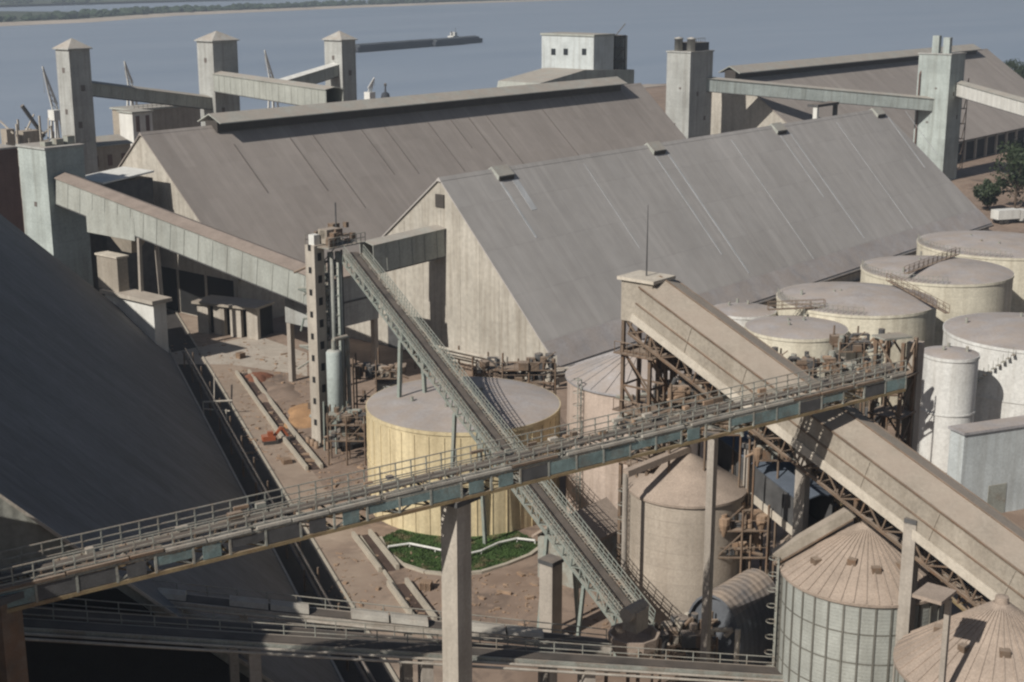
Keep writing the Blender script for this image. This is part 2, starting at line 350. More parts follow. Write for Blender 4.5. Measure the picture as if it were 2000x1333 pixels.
# road beside the dark hall, dark drain strips, spoil
ra = G(410, 724) - DX * 0; 
def road_pt(d, r): return A_([-56.1, 226.7, 0]) + DX * d + DR * r
sheet('road', [road_pt(30, 5.0) + Z * .012, road_pt(30, 9.7) + Z * .012, road_pt(-170, 9.7) + Z * .012, road_pt(-170, 5.0) + Z * .012], M['road'])
kb = MB()
for d0, d1, r0 in ((-88, -150, 9.9),):
    kb.beam(road_pt(d0, r0) + Z * .08, road_pt(d1, r0) + Z * .08, .3, .3)
kb.beam(road_pt(30, 4.8) + Z * .06, road_pt(-170, 4.8) + Z * .06, .25, .26)
struct(kb.build('road_kerb', M['kerb']))
sheet('hall_shade_strip', [road_pt(30, -.5) + Z * .008, road_pt(30, 4.7) + Z * .008, road_pt(-170, 4.7) + Z * .008, road_pt(-170, -.5) + Z * .008], M['hall_shade'])  # near-black strip painted where the dark hall's shadow falls
dr = MB()
DT = [[(474, 730), (520, 795), (560, 850), (614, 918)], [(706, 1046), (760, 1116)], [(776, 1142), (832, 1218)]]
for ln_ in DT:
    for (x0, y0), (x1, y1) in zip(ln_, ln_[1:]): dr.beam(G(x0, y0, .02), G(x1, y1, .02), 1.5, .03)
struct(dr.build('drainage_channel', M['ditch']))
for k_, ln_ in enumerate(DT):
    t = thing('ditch_wall', ['long pale kerb wall pair lining the dark ditch by the soil heaps', 'short pale wall pair lining the ditch left of the grass bed', 'short pale wall pair lining the ditch nearest the bottom belt lines'][k_], 'low wall', G(*ln_[0]), 'ditch walls beside the road')
    for sg in (-1, 1):
        b = MB()
        for (x0, y0), (x1, y1) in zip(ln_, ln_[1:]):
            p_, q_ = G(x0, y0), G(x1, y1); o_ = np.cross(nrm(q_ - p_), Z) * sg * .95; b.beam(p_ + o_ + Z * .3, q_ + o_ + Z * .3, .35, .6)
        b.build('side', M['kerb'], t)
sheet('pavement', [G(330, 690, .016), G(500, 655, .016), G(600, 690, .016), G(600, 735, .016), G(450, 712, .016), G(345, 712, .016)], M['concrete_pale'])
# grass around the yellow tank, with a white kerb
TY = G(905, 788, 12.0); RY = pxm(TY, 188)
gm = MB()
def ringpts(c, r0, r1, a0, a1, z, wob=0.0, n=40):
    ts = np.linspace(a0, a1, n); P = []
    for t in ts: P.append(A_([c[0] + r0 * math.cos(t), c[1] + r0 * math.sin(t), z]))
    for t in ts:
        w = r1 + wob * math.sin(5 * t + 1) + wob * .6 * math.sin(9 * t); P.append(A_([c[0] + w * math.cos(t), c[1] + w * math.sin(t), z]))
    return P, [(i, n + i, n + i + 1, i + 1) for i in range(n - 1)]
gout = [(742, 1052), (755, 1080), (785, 1104), (830, 1119), (885, 1125), (940, 1119), (990, 1104), (1035, 1086), (1062, 1066)]
gpoly = [G(x, y, .03) for x, y in gout]
gm.add(gpoly + [A_([TY[0], TY[1], .03])], [(len(gpoly), i, i + 1) for i in range(len(gpoly) - 1)])
grm = gm; rg = random.Random(5)
for k in range(9000):              # tufts
    i = rg.randrange(len(gpoly) - 1); f, g_ = rg.random(), math.sqrt(rg.random())
    q = gpoly[i] + (gpoly[i + 1] - gpoly[i]) * f; c = A_([TY[0], TY[1], .03]); c = c + (q - c) * (.5 + .5 * g_ * .985)
    if np.hypot(c[0] - TY[0], c[1] - TY[1]) < RY + .3: continue
    a = rg.uniform(0, 6.28); s_ = A_([math.cos(a), math.sin(a), 0]) * rg.uniform(.06, .16); h = rg.uniform(.06, .2)
    grm.add([c - s_, c + s_, c + Z * h + A_([rg.uniform(-.1, .1), rg.uniform(-.1, .1), 0])], [(0, 1, 2)])
go = grm.build('grass', M['grass']); go['kind'] = 'stuff'; tag(go, 'green grass bed round the foot of the yellow tank', 'grass')
kb = MB()
for p, q in zip(gpoly, gpoly[1:]): kb.beam(p + Z * .1, q + Z * .1, .45, .26)
struct(kb.build('bed_kerb', M['kerb']))
kb = MB()
pts = [G(x, y, .45) for x, y in ((758, 1068), (800, 1062), (850, 1072), (905, 1084), (940, 1076), (975, 1060), (1010, 1052), (1045, 1056))]
kb.path(pts, .13, 8)
for p in pts: kb.tube(A_([p[0], p[1], 0]), p, .08)
tag(kb.build('pipe_barrier', M['white'], base=A_([pts[3][0], pts[3][1], 0])), 'wavy white pipe barrier in the grass before the yellow tank', 'barrier')
sm = MB(); c = G(600, 815)
rr = random.Random(2)
def mound(name, c, rx, ry, h, m, label=None, seed=1):
    b = MB(); rr = random.Random(seed); k = 22; P = []
    ph = [rr.uniform(0, 6.28) for _ in range(4)]
    rs = [(1, 0), (.8, .3), (.55, .68), (.28, .93)]
    for fr, fz in rs:
        for i in range(k):
            t = 2 * math.pi * i / k; w = 1 + .16 * math.sin(3 * t + ph[0]) + .1 * math.sin(5 * t + ph[1]) + .05 * rr.random()
            P.append(c + A_([rx * fr * w * math.cos(t), ry * fr * w * math.sin(t), h * fz * (1 + .15 * (rr.random() - .5)) + (-.05 if fz == 0 else 0)]))
    P.append(c + Z * h); F = []
    for r_ in range(3):
        for i in range(k): j = (i + 1) % k; F.append((r_ * k + i, r_ * k + j, (r_ + 1) * k + j, (r_ + 1) * k + i))
    for i in range(k): F.append((3 * k + i, 3 * k + (i + 1) % k, 4 * k))
    o = b.add(P, F).build(name, m, smooth=True, base=c)
    if label: tag(o, label, 'soil heap')
    return o
mound('soil_heap', G(603, 812), 3.4, 6.2, 1.0, M['soil'], 'heap of orange soil spread beside the pale elevator column', 4)
mound('soil_heap', G(545, 770), 3.0, 5.5, .7, M['ground'], 'low brown rubble heap beside the road kerb, behind the orange soil', 9)

# ------------------------------------------------------------------ halls
def hall(name, label, o, ex, ey, L0, L1, hw, zr, ze, mroof, mgable, hwl=None, over=0.7, th=0.25, cat='warehouse', skew=0.0):
    hwl = hw if hwl is None else hwl
    t = thing(name, label, cat, o + ex * L0)
    p = lambda a, b, c: o + ex * a + ey * b + Z * c
    s1, s2 = (zr - ze) / hw, (zr - ze) / hwl
    b = MB(); a0, a1 = L0 - .35, L1 + .35
    for sg, w, s_ in ((-1, hw, s1), (1, hwl, s2)):
        e = w + over; ez = zr - s_ * e
        sk = skew if sg < 0 else 0.0
        q8 = [p(a0, 0, zr), p(a0, sg * e, ez), p(a0, sg * e, ez + th), p(a0, 0, zr + th), p(a1, 0, zr), p(a1 + sk, sg * e, ez), p(a1 + sk, sg * e, ez + th), p(a1, 0, zr + th)]
        fs = [(0, 1, 2, 3), (7, 6, 5, 4), (0, 4, 5, 1), (1, 5, 6, 2), (2, 6, 7, 3), (3, 7, 4, 0)]
        b.add(q8, fs if sg > 0 else [f[::-1] for f in fs])
    ro = b.build('roof', mroof, t)
    rc = MB(); rc.prism([p(a0 - .05, -.5, zr + th - .5 * s1 + .06), p(a0 - .05, 0, zr + th + .08), p(a0 - .05, .5, zr + th - .5 * s2 + .06), p(a0 - .05, .5, zr + th - .5 * s2 - .1), p(a0 - .05, -.5, zr + th - .5 * s1 - .1)], ex * (a1 - a0 + .1))
    rc.build('ridge_cap', mroof, ro)
    for a in (L0, L1 - .3):
        k_ = skew if a > L0 else 0.0
        g = MB(); g.prism([p(a + k_, -hw, 0), p(a, 0, 0), p(a, hwl, 0), p(a, hwl, ze - .04), p(a, 0, zr - .04), p(a + k_, -hw, ze - .04)], ex * .3); g.build('gable_wall', mgable, t)
    for sg, w in ((-1, hw), (1, hwl)):
        g = MB(); y0 = sg * w
        g.box(L0 + .3, L1 - .3 + (skew if sg < 0 else 0), y0 - (.3 if sg > 0 else 0), y0 + (0 if sg > 0 else .3), 0, ze - .05, ex, ey, o); g.build('side_wall', mgable, t)
    gu = MB(); e = hw + over; ez = zr - s1 * e
    gu.box(L0 - .3, L1 + .3 + skew, -e - .32, -e - .02, ez - .12, ez + .18, ex, ey, o); gu.build('gutter', M['dark_steel'], t)
    return t, p, s1
# hall A, far, with a ridge monitor
OA = W(0, 67, 0); A0, A1, AHW, AZR, AZE = -6.8, 151.0, 25.0, 32.0, 9.2
tA, pA, sA = hall('grain_hall', 'long grey gabled grain hall with a raised ridge monitor, nearest the river towers', OA, U, V, A0, A1, AHW, AZR, AZE, M['roof_a'], M['gable'])
ma0 = uv(onV(408, 245, 67))[0]; ma1 = uv(onV(1205, 175, 67))[0]
b = MB(); b.box(ma0 + .6, ma1 - .6, -1.7, 1.7, AZR - .9, AZR + 1.2, U, V, OA); mo = b.build('ridge_monitor', M['louvre'], tA)
b = MB(); b.prism([pA(ma0, -3.4, AZR + .75), pA(ma0, 0, AZR + 2.3), pA(ma0, 3.4, AZR + .75), pA(ma0, 3.4, AZR + .95), pA(ma0, 0, AZR + 2.55), pA(ma0, -3.4, AZR + .95)], U * (ma1 - ma0)); b.build('monitor_roof', M['gallery'], mo)
b = MB()
rr = random.Random(11)
for x in (430, 540, 585, 680, 725, 810, 855, 890, 925, 1035):   # lap seams and downpipe ridges on the slope
    u_ = uv(onV(x, 250 - (x - 415) * .095, 67))[0]
    l0, l1 = (3.8, 8 + rr.random() * 11)
    b = MB(); b.beam(pA(u_, -l0, AZR - l0 * sA + .30), pA(u_, -l1, AZR - l1 * sA + .30), .16, .1); b.build('roof_seam', M['seam'], tA)
for k in range(6):
    b = MB(); b.box(A0 - .06, A0 + .05, 43.2 + k * 8.0, 50.4 + k * 8.0, .2, 8.0); b.build('dark_bay', M['near_black'], tA)  # dark panels stand in for the shade below the long gallery
# hall B, the near one
OBv = W(0, 0, 0); BHW, BZR, BZE = 23.4, 29.0, 3.0
tB, pB, sB = hall('grain_hall', 'broad grey gabled grain hall with cream gable and four ridge vents, in the middle', OBv, U, V, 0.0, 154.0, BHW, BZR, BZE, M['roof_b'], M['gable'], hwl=31.0, skew=13.0)
for x, y in ((975, 345), (1275, 296), (1515, 253), (1710, 219)):
    u_ = uv(onV(x, y, 0))[0]
    q_ = lambda y_, z_: pB(u_ - 2.0, y_, BZR + z_)
    b = MB(); b.prism([q_(-1.5, -1.6), q_(-1.7, -.72), q_(0, .72), q_(1.4, -.25), q_(1.2, -.9)], U * 4.0); ve = b.build('roof_vent', M['gallery'], tB)
    q_ = lambda y_, z_: pB(u_ - 1.8, y_, BZR + z_)
    b = MB(); b.prism([q_(-1.62, -1.7), q_(-1.76, -.92), q_(-1.5, -.92), q_(-1.4, -1.7)], U * 3.6); b.build('vent_opening', M['louvre'], ve)
def strip(u_, w, l0, l1):
    b = MB(); b.prism([pB(u_ - w / 2, -l0, BZR - l0 * sB + .27), pB(u_ + w / 2, -l0, BZR - l0 * sB + .27), pB(u_ + w / 2, -l1, BZR - l1 * sB + .27), pB(u_ - w / 2, -l1, BZR - l1 * sB + .27)], Z * .05); return b
for x, y, w, l0, l1 in ((962, 347, .5, 1.8, 11), (990, 342, 1.5, 1.8, 7), (1290, 294, .5, 1.8, 24), (1265, 298, .35, 1.8, 20), (1530, 250, .4, 1.8, 24), (1510, 254, .35, 1.8, 15), (1722, 217, .45, 1.8, 14),
                        (1130, 322, .16, 1.2, 16), (1418, 270, .22, 1.2, 26), (1625, 234, .26, 1.2, 26), (1760, 208, .2, 1.2, 12)):
    strip(uv(onV(x, y, 0))[0], w, l0, l1 * .84).build('skylight_strip', M['strip'], tB)
b = MB(); e0, e1 = 20.9, 24.0
b.prism([pB(-.3, -e0, BZR - e0 * sB + .32), pB(154.2 + 11.4, -e0, BZR - e0 * sB + .32), pB(154.2 + 13.0, -e1, BZR - e1 * sB + .48), pB(-.3, -e1, BZR - e1 * sB + .48)], Z * .06); b.build('eave_sheet', M['tank_roof'], tB)
b = MB(); b.box(-.25, -.02, -.9, .9, 24.6, 26.6, U, V, OBv); b.build('gable_hatch', M['louvre'], tB)
for k in np.arange(-20, 29, 4.0): b = MB(); b.box(-.05, -.005, k - .05, k + .05, .5, BZR - abs(k) * (sB if k < 0 else 26.0 / 31) - .8, U, V, OBv); b.build('wall_batten', M['gable'], tB)
b = MB(); b.box(-.2, -.01, 7, 12, 0, 5, U, V, OBv); b.build('door', M['dark_steel'], tB)
# hall C, far, behind the two right-hand towers
OCv = W(0, 71, 0)
tC, pC, sC = hall('grain_hall', 'grey grain hall with ridge monitor and open pillared side, behind the two lift towers', OCv, U, V, 205.0, 394.0, 34.0, 31.5, 7.5, M['roof_a'], M['gable'])
c0 = uv(onV(1424, 138, 71))[0]; c1 = uv(onV(1900, 98, 71))[0]
b = MB(); b.box(c0 + .6, c1 - .6, -1.8, 1.8, 30.4, 33.0, U, V, OCv); mo = b.build('ridge_monitor', M['louvre'], tC)
b = MB(); b.prism([pC(c0, -3.6, 32.0), pC(c0, 0, 33.9), pC(c0, 3.6, 32.0), pC(c0, 3.6, 32.3), pC(c0, 0, 34.2), pC(c0, -3.6, 32.3)], U * (c1 - c0)); b.build('monitor_roof', M['gallery'], mo)
for k in range(14):
    u_ = 268 + k * 9.0
    if u_ < 393: b = MB(); b.box(u_, u_ + .9, -34.8, -34.02, 0, 7.2, U, V, OCv); b.build('pillar', M['concrete_pale'], tC)
for k in range(13):
    u_ = 268.9 + k * 9.0
    if u_ < 384:
        b = MB(); b.box(u_ + .3, u_ + 7.8, -34.25, -34.0, .3, 6.2, U, V, OCv); b.build('dark_bay', M['near_black'], tC)
# hall D, in shade at lower left
OD = A_([-56.1, 226.7, 0]) - DR * 30.4
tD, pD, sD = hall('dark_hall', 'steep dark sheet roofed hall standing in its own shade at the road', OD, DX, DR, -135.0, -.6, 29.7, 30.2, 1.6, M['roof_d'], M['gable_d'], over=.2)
# its slope towards the road is the +DR one: nothing more to add but a flat dark sheet over most of the near gable
b = MB(); b.prism([pD(-135.25, -28.6, 0), pD(-135.25, 28.8, 0), pD(-135.25, 28.8, 1.5), pD(-135.25, 11.4, 18.2), pD(-135.25, -11.4, 18.2), pD(-135.25, -28.6, 1.5)], DX * .2); b.build('gable_dark_sheet', M['near_black'], tD)
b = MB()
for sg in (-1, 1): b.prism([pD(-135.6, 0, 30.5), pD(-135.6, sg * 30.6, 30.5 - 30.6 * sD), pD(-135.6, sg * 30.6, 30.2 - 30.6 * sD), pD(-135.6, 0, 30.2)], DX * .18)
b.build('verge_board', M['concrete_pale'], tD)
b = MB(); e_ = 29.95; b.box(-135.2, -.3, e_ - .02, e_ + .2, 30.2 - e_ * sD + .02, 30.2 - e_ * sD + .34, DX, DR, OD); b.build('eave_highlight', M['gallery'], tD)  # pale strip drawn as the highlight line along the eave
t = thing('pipe_run', 'dark pipes on low frames along the shaded strip beside the dark hall', 'pipes', road_pt(-60, 2.5))
for k, (r_, z_, q_) in enumerate(((1.6, 1.5, .22), (2.2, 1.5, .16), (1.9, 2.1, .12))): b = MB(); b.tube(road_pt(-6, r_) + Z * z_, road_pt(-128, r_) + Z * z_, q_, 8); b.build('pipe', M['steel'] if k == 1 else M['dark_steel'], t)
for k in range(14):
    d_ = -10 - k * 9; b = MB(); b.beam(road_pt(d_, 1.2), road_pt(d_, 1.2) + Z * 2.4, .16, .16); b.beam(road_pt(d_, 2.6), road_pt(d_, 2.6) + Z * 2.4, .16, .16); b.beam(road_pt(d_, 1.1) + Z * 1.3, road_pt(d_, 2.7) + Z * 1.3, .14, .14); b.build('trestle', M['rusty'], t)


b = MB(); t = thing('added_shade_block', 'tall grey block added outside the view to shade the dark gable foot', 'building', A_([-56, 69, 0]))  # unseen block added to throw shade over the lower left
b.hexa(A_([-56, 68, 16.5]), A_([23, 0, 0]), A_([0, 14, 0]), Z * 16.5); b.build('wall', M['concrete'], t)
b = MB(); b.hexa(A_([-56, 68, 33.3]), A_([23.4, 0, 0]), A_([0, 14.4, 0]), Z * .3); b.build('roof', M['bin_roof'], t)

# ------------------------------------------------------------------ box towers
def tower(name, label, u0, u1, v0, v1, z1, m, z0=0.0, roof='flat', wins=(), cat='tower', group=None, hh=2.0):
    t = thing(name, label, cat, W((u0 + u1) / 2, (v0 + v1) / 2, z0), group)
    b = MB(); b.box(u0, u1, v0, v1, z0, z1); sh = b.build('shaft', m, t)
    b = MB(); o = .45
    if roof == 'hip':
        cu, cv = (u0 + u1) / 2, (v0 + v1) / 2
        P = [W(u0 - o, v0 - o, z1), W(u1 + o, v0 - o, z1), W(u1 + o, v1 + o, z1), W(u0 - o, v1 + o, z1)]
        Q = [p + Z * .25 for p in P]
        b.add(P + Q + [W(cu, cv, z1 + hh)], [(3, 2, 1, 0), (0, 1, 5, 4), (1, 2, 6, 5), (2, 3, 7, 6), (3, 0, 4, 7), (4, 5, 8), (5, 6, 8), (6, 7, 8), (7, 4, 8)])
    else:
        b.box(u0 - .25, u1 + .25, v0 - .25, v1 + .25, z1, z1 + .35)
    b.build('roof', M['tower'], t)
    for face, a, z, w, h in wins:
        b = MB()
        if face == 'u': c = v0 + (v1 - v0) * a; b.box(u0 - .06, u0 + .1, c - w / 2, c + w / 2, z, z + h)
        else: c = u0 + (u1 - u0) * a; b.box(c - w / 2, c + w / 2, v0 - .06, v0 + .1, z, z + h)
        b.build('window', M['seam'], sh)
    return t
def px_tower(xl, xc, xr, yt, v0):  # edges of the two faces seen -> u0, u1, v0, v1, top
    q = uv(onV(xc, yt, v0)); u1 = uv(onV(xr, yt, v0))[0]; v1 = uv(onU(xl, yt, q[0]))[1]
    return q[0], u1, v0, v1, q[2]
for xl, xc, xr, yt, nm in ((108, 134, 175, 98, 'pale river tower with pyramid cap, beside the empty dock at the open water'),
                           (384, 415, 463, 82, 'pale river tower with pyramid cap, standing where two conveyor galleries meet'),
                           (633, 667, 694, 80, 'pale river tower with pyramid cap, in front of the moored barge string')):
    u0, u1, v0, v1, z1 = px_tower(xl, xc, xr, yt, 125.0)
    v1 = min(v1, v0 + 11)
    t = tower('transfer_tower', nm, u0, u1, v0, v1, z1, M['tower'], roof='hip', hh=2.4, group='capped towers along the river',
              wins=[('v', .55, z1 - 9, 1.0, 1.3), ('v', .3, z1 - 17, .9, 1.4), ('u', .5, z1 - 5, .9, 1.1), ('u', .5, z1 - 14, .9, 1.1)])
    if xl == 108:
        T1 = (u0, u1, v0, v1, z1)
    elif xl == 384: T2 = (u0, u1, v0, v1, z1)
    else: T3 = (u0, u1, v0, v1, z1)
# T4 beside the dark hall
V4 = 60.0
T4 = (0, 0, 0, 0, uv(onV(92, 293, V4))[2])
u4 = uv(onV(88, 293, V4))[0]; u4b = uv(onV(163, 293, V4))[0]; v4 = uv(onU(35, 293, u4))[1]
t = tower('transfer_tower', 'square pale green tower at the upper end of the long covered gallery', u4, u4b, V4, min(v4, V4 + 12), T4[4], M['tower_green'], wins=[('u', .4, 8, 1, 1.6), ('u', .5, 22, .8, .8)])
b = MB()
for k in range(3): b.box(u4 + 1 + 2.2 * k, u4 + 2.4 + 2.2 * k, V4 + 1.5, V4 + 3, T4[4] + .35, T4[4] + 1.1 + .3 * k)
b.build('roof_unit', M['steel'], t)
# cube building above hall A's end
VQ = 80.0
q0 = uv(onV(1160, 72, VQ)); uq0 = q0[0]; uq1 = uv(onV(1222, 72, VQ))[0]; vq1 = uv(onU(1058, 70, uq0))[1]; zq = q0[2]
t = thing('head_house', 'white boxy head house with three small openings above the hall ridge', 'building', W(uq0, VQ, 0))
uqm = uq0 + (uq1 - uq0) * .62
b = MB(); b.box(uq0, uqm, VQ, vq1, 0, zq); wl = b.build('wall', M['tower_white'], t)
b = MB(); b.box(uq0 - .3, uqm + .3, VQ - .3, vq1 + .3, zq, zq + .5); b.build('roof', M['gallery'], t)
for fx in (1081, 1105, 1141):
    q = uv(onU(fx, 102, uq0)); b = MB(); b.box(uq0 - .06, uq0 + .1, q[1] - .75, q[1] + .75, q[2] - .8, q[2] + .9); b.build('opening', M['window'], wl)
b = MB()
for k in range(5):
    z_ = zq - 13 + k * 3.2
    for uu in (uqm + .6, uq1 - .3): b.box(uu - .12, uu + .12, VQ - .1, VQ + .15, zq - 32, zq)
    b.box(uqm + .1, uq1, VQ - .2, VQ + 4, z_, z_ + .15)
    b.beam(W(uqm + .6, VQ, z_), W(uq1 - .3, VQ, z_ + 3.2), .18, .18)
b.build('stair_frame', M['dark_steel'], t)
b = MB(); b.box(uq1 - .2, uq1 + 1.6, VQ + .5, VQ + 6, zq - 34, zq - .2); b.build('lift_shaft', M['tower'], t)
b = MB(); b.prism([W(uq0 - 25, VQ - 1, 30), W(uq1 + 3, VQ - 1, 30), W(uq1 + 3, VQ - 1, 34.6), W(uq0 - 5, VQ - 1, 35.6), W(uq0 - 24, VQ - 1, 33.2)], V * 14); b.build('lower_roof', M['gallery'], t)
# T5 and T6, the two lift towers
def lift_tower(xl, xc, xr, yt, v0, label, m, depth):
    u0, u1, _, v1, z1 = px_tower(xl, xc, xr, yt, v0)
    v1 = min(v1, v0 + depth)
    t = tower('lift_tower', label, u0, u1, v0, v1, z1, m, wins=[('v', .35, z1 - 12, .8, 1.2), ('v', .7, z1 - 19, .8, 1.2), ('u', .4, z1 - 10, .7, .5), ('u', .6, z1 - 20, .7, .5)])
    return t, u0, u1, v0, v1, z1
t5, a5, b5, c5, d5, z5 = lift_tower(1303, 1349, 1393, 104, 68.0, 'pale lift tower with two round vents, between the monitor hall and vented hall', M['tower'], 14)
for k, (du, dv) in enumerate(((1.5, 5.0), (2.5, 1.5))):
    c = W(a5 + du, c5 + dv, 0); b = MB(); b.lathe(c, [(0, z5 + .3), (1.15, z5 + .3), (1.15, z5 + 3.6), (1.25, z5 + 3.6), (1.25, z5 + 3.9), (0, z5 + 4.2)], 16); b.build('vent_stack', M['tower'], t5, True)
b = MB(); b.box(a5 + 3.6, b5 - 1.2, c5 + .7, d5 - 1, z5 + .35, z5 + 2.6); b.build('cap_house', M['dark_steel'], t5)
b = MB()
for k in range(5): b.tube(W(a5 + 4 + k * 1.1, c5 + .8, z5 + 2.6), W(a5 + 4 + k * 1.1, c5 + .8, z5 + 3.9), .06)
b.tube(W(a5 + 4, c5 + .8, z5 + 3.8), W(a5 + 8.4, c5 + .8, z5 + 3.8), .06); b.build('railing', M['steel'], t5)
t6, a6, b6, c6, d6, z6 = lift_tower(1795, 1858, 1886, 108, 21.5, 'tall pale green lift tower with twin ducts, at the far hall with pillars', M['tower_green'], 16)
for du, dv, h in ((.8, 5, 5.4), (2.0, 2.2, 4.9)):
    b = MB(); b.box(a6 + du - .9, a6 + du + .9, c6 + dv - 1.0, c6 + dv + 1.0, z6 + .35, z6 + h); b.build('roof_duct', M['tower_green'], t6)
b = MB()
for z_ in np.arange(3, z6 - 8, 4.5):
    b.box(b6 - .2, b6 + 2.4, c6 - .8, c6 + 3, z_, z_ + .15); b.beam(W(b6 + .2, c6 - .6, z_), W(b6 + 2.3, c6 - .6, z_ + 4.5), .2, .2); b.beam(W(b6 + 2.3, c6 - .6, z_), W(b6 + 2.3, c6 - .6, z_ + 4.5), .18, .18)
b.build('stair_frame', M['rusty'], t6)
b = MB(); q = c6 + 9; b.tube(W(a6 - .5, q, 6), W(a6 - .5, q, z6 - 6), .25); b.tube(W(a6 - .5, q, z6 - 6), W(a6 + .2, q, z6 - 5), .25); b.build('downpipe', M['brick'], t6)

# ------------------------------------------------------------------ covered galleries
def gallery(label, p0, p1, w, h, mside, mroof=None, rib=3.0, legs=(), roofh=.5, skirt=False, legw=.55, name='conveyor_gallery', truss=0.0, group=None, legz=None):
    """p0, p1: middle of the floor at both ends"""
    mroof = mroof or mside
    d = p1 - p0; Ln = np.linalg.norm(d); d = d / Ln; sd = nrm(np.cross(d, Z)); up = np.cross(sd, d)
    t = thing(name, label, 'conveyor gallery', (p0 + p1) / 2 - Z * 0, group)
    P = lambda a, b, c: p0 + d * a + sd * b + up * c
    for sg in (-1, 1):
        b = MB(); b.hexa(P(Ln / 2, sg * (w / 2 - .06), h / 2), d * Ln / 2, sd * .06, up * h / 2)
        k = rib
        while k < Ln - .3:
            b.hexa(P(k, sg * (w / 2 + .035), h / 2), d * .07, sd * .04, up * (h / 2 - .02)); k += rib
        b.hexa(P(Ln / 2, sg * (w / 2 + .03), h - .1), d * Ln / 2, sd * .035, up * .09)
        b.build('side_wall', mside, t)
    b = MB(); b.hexa(P(Ln / 2, 0, -.1), d * Ln / 2, sd * w / 2, up * .1); b.build('floor', M['dark_steel'], t)
    b = MB(); e = w / 2 + .25
    b.prism([P(-.15, -e, h + .02), P(-.15, 0, h + roofh), P(-.15, e, h + .02), P(-.15, e, h + .14), P(-.15, 0, h + roofh + .14), P(-.15, -e, h + .14)], d * (Ln + .3)); b.build('roof', mroof, t)
    if skirt:
        for sg in (-1, 1):
            b = MB(); b.hexa(P(Ln / 2, sg * (w / 2 + .14), .05), d * Ln / 2, sd * .06, up * .38); b.build('skirt_board', M['skirt'], t)
    if truss:
        b = MB(); nb = max(2, int(Ln / 2.2)); st = Ln / nb
        for sg in (-1, 1):
            o_ = sg * (w / 2 - .1)
            b.beam(P(0, o_, -truss), P(Ln, o_, -truss), .22, .22)
            for k in range(nb):
                b.beam(P(k * st, o_, -truss), P(k * st, o_, -.2), .12, .12); b.beam(P(k * st, o_, -.2 if k % 2 else -truss), P((k + 1) * st, o_, -truss if k % 2 else -.2), .11, .11)
        for k in range(nb + 1): b.beam(P(k * st, -w / 2, -truss), P(k * st, w / 2, -truss), .12, .12)
        b.build('under_truss', M['rusty'], t)
    for f in legs:
        c = P(Ln * f, 0, -.2 - truss)
        for sg in (-1, 1):
            top = c + sd * sg * (w / 2 - .2); bot = A_([top[0], top[1], 0]) + sd * sg * .6
            b = MB(); b.beam(bot, top, legw, legw, up=nrm(A_([d[0], d[1], 0]))); b.build('leg', M['concrete'], t)
    return t
def zmid(a, b): return (a + b) / 2
# G1: long gallery from the pale green tower to the grey transfer house
UG = -30.0
zg0 = uv(onU(120, 400, UG))[2]; zg1 = uv(onU(598, 597, UG))[2]
g0 = W(UG + 1.8, V4 - .1, zg0); g1 = W(UG + 1.8, -2.2, zg1)
gal = gallery('long gallery with pale side and dusty roof running down to the pale elevator', g0, g1, 3.6, 4.3, M['gallery'], M['dust_roof'], 3.4, legs=(.36,), roofh=.7)
b = MB()  # hopper under it
va, vb = uv(onU(262, 440, UG))[1], uv(onU(170, 440, UG))[1]; zh = uv(onU(215, 462, UG))[2]
b.box(UG - .05, UG + 3.4, va, vb, zh, zg0 - .1); hp = b.build('bay_house', M['gallery'], gal)
b = MB(); vm = va + (vb - va) * .3; hw_ = (vb - va) * .22
b.add([W(UG, vm - hw_, zh), W(UG + 3.2, vm - hw_, zh), W(UG + 3.2, vm + hw_, zh), W(UG, vm + hw_, zh), W(UG + 1.0, vm - hw_ * .45, zh - 2.4), W(UG + 2.2, vm - hw_ * .45, zh - 2.4), W(UG + 2.2, vm + hw_ * .45, zh - 2.4), W(UG + 1.0, vm + hw_ * .45, zh - 2.4)],
      [(0, 1, 5, 4), (1, 2, 6, 5), (2, 3, 7, 6), (3, 0, 4, 7), (4, 5, 6, 7), (3, 2, 1, 0)]); b.build('hopper', M['gallery_tan'], gal)
# its little loading kiosk: tan box and white flat roofed building
ul = UG - 3.0
q = uv(onU(225, 560, ul))
t = thing('loading_house', 'white house with flat pale roof under the long gallery, partly behind dark roof', 'building', W(ul, q[1], 0))
z_r = q[2]
va, vb = uv(onU(298, 575, ul))[1], uv(onU(205, 575, ul))[1]
zt = uv(onU(250, 583, ul))[2]
b = MB(); b.box(ul, ul + 2.4, va, vb, 0, zt); b.build('wall', M['white'], t)
b = MB(); b.box(ul - .6, ul + 3.2, va - .6, vb + .6, zt, zt + .6); b.build('roof', M['concrete_pale'], t)
va2, vb2 = uv(onU(232, 520, ul + .5))[1], uv(onU(193, 520, ul + .5))[1]
t2 = thing('hopper_bin', 'tan square hopper bin on the flat roof of the white house', 'hopper', W(ul + 2, (va2 + vb2) / 2, zt + .6))
zk = min(zt + 6.0, zh - 2.5)
b = MB(); b.box(ul + .2, ul + 2.2, va2, vb2, zt + .6, zk); b.build('body', M['gallery_tan'], t2)
b = MB(); b.box(ul, ul + 2.4, va2 - .2, vb2 + .2, zk, zk + .3); b.build('rim', M['skirt'], t2)
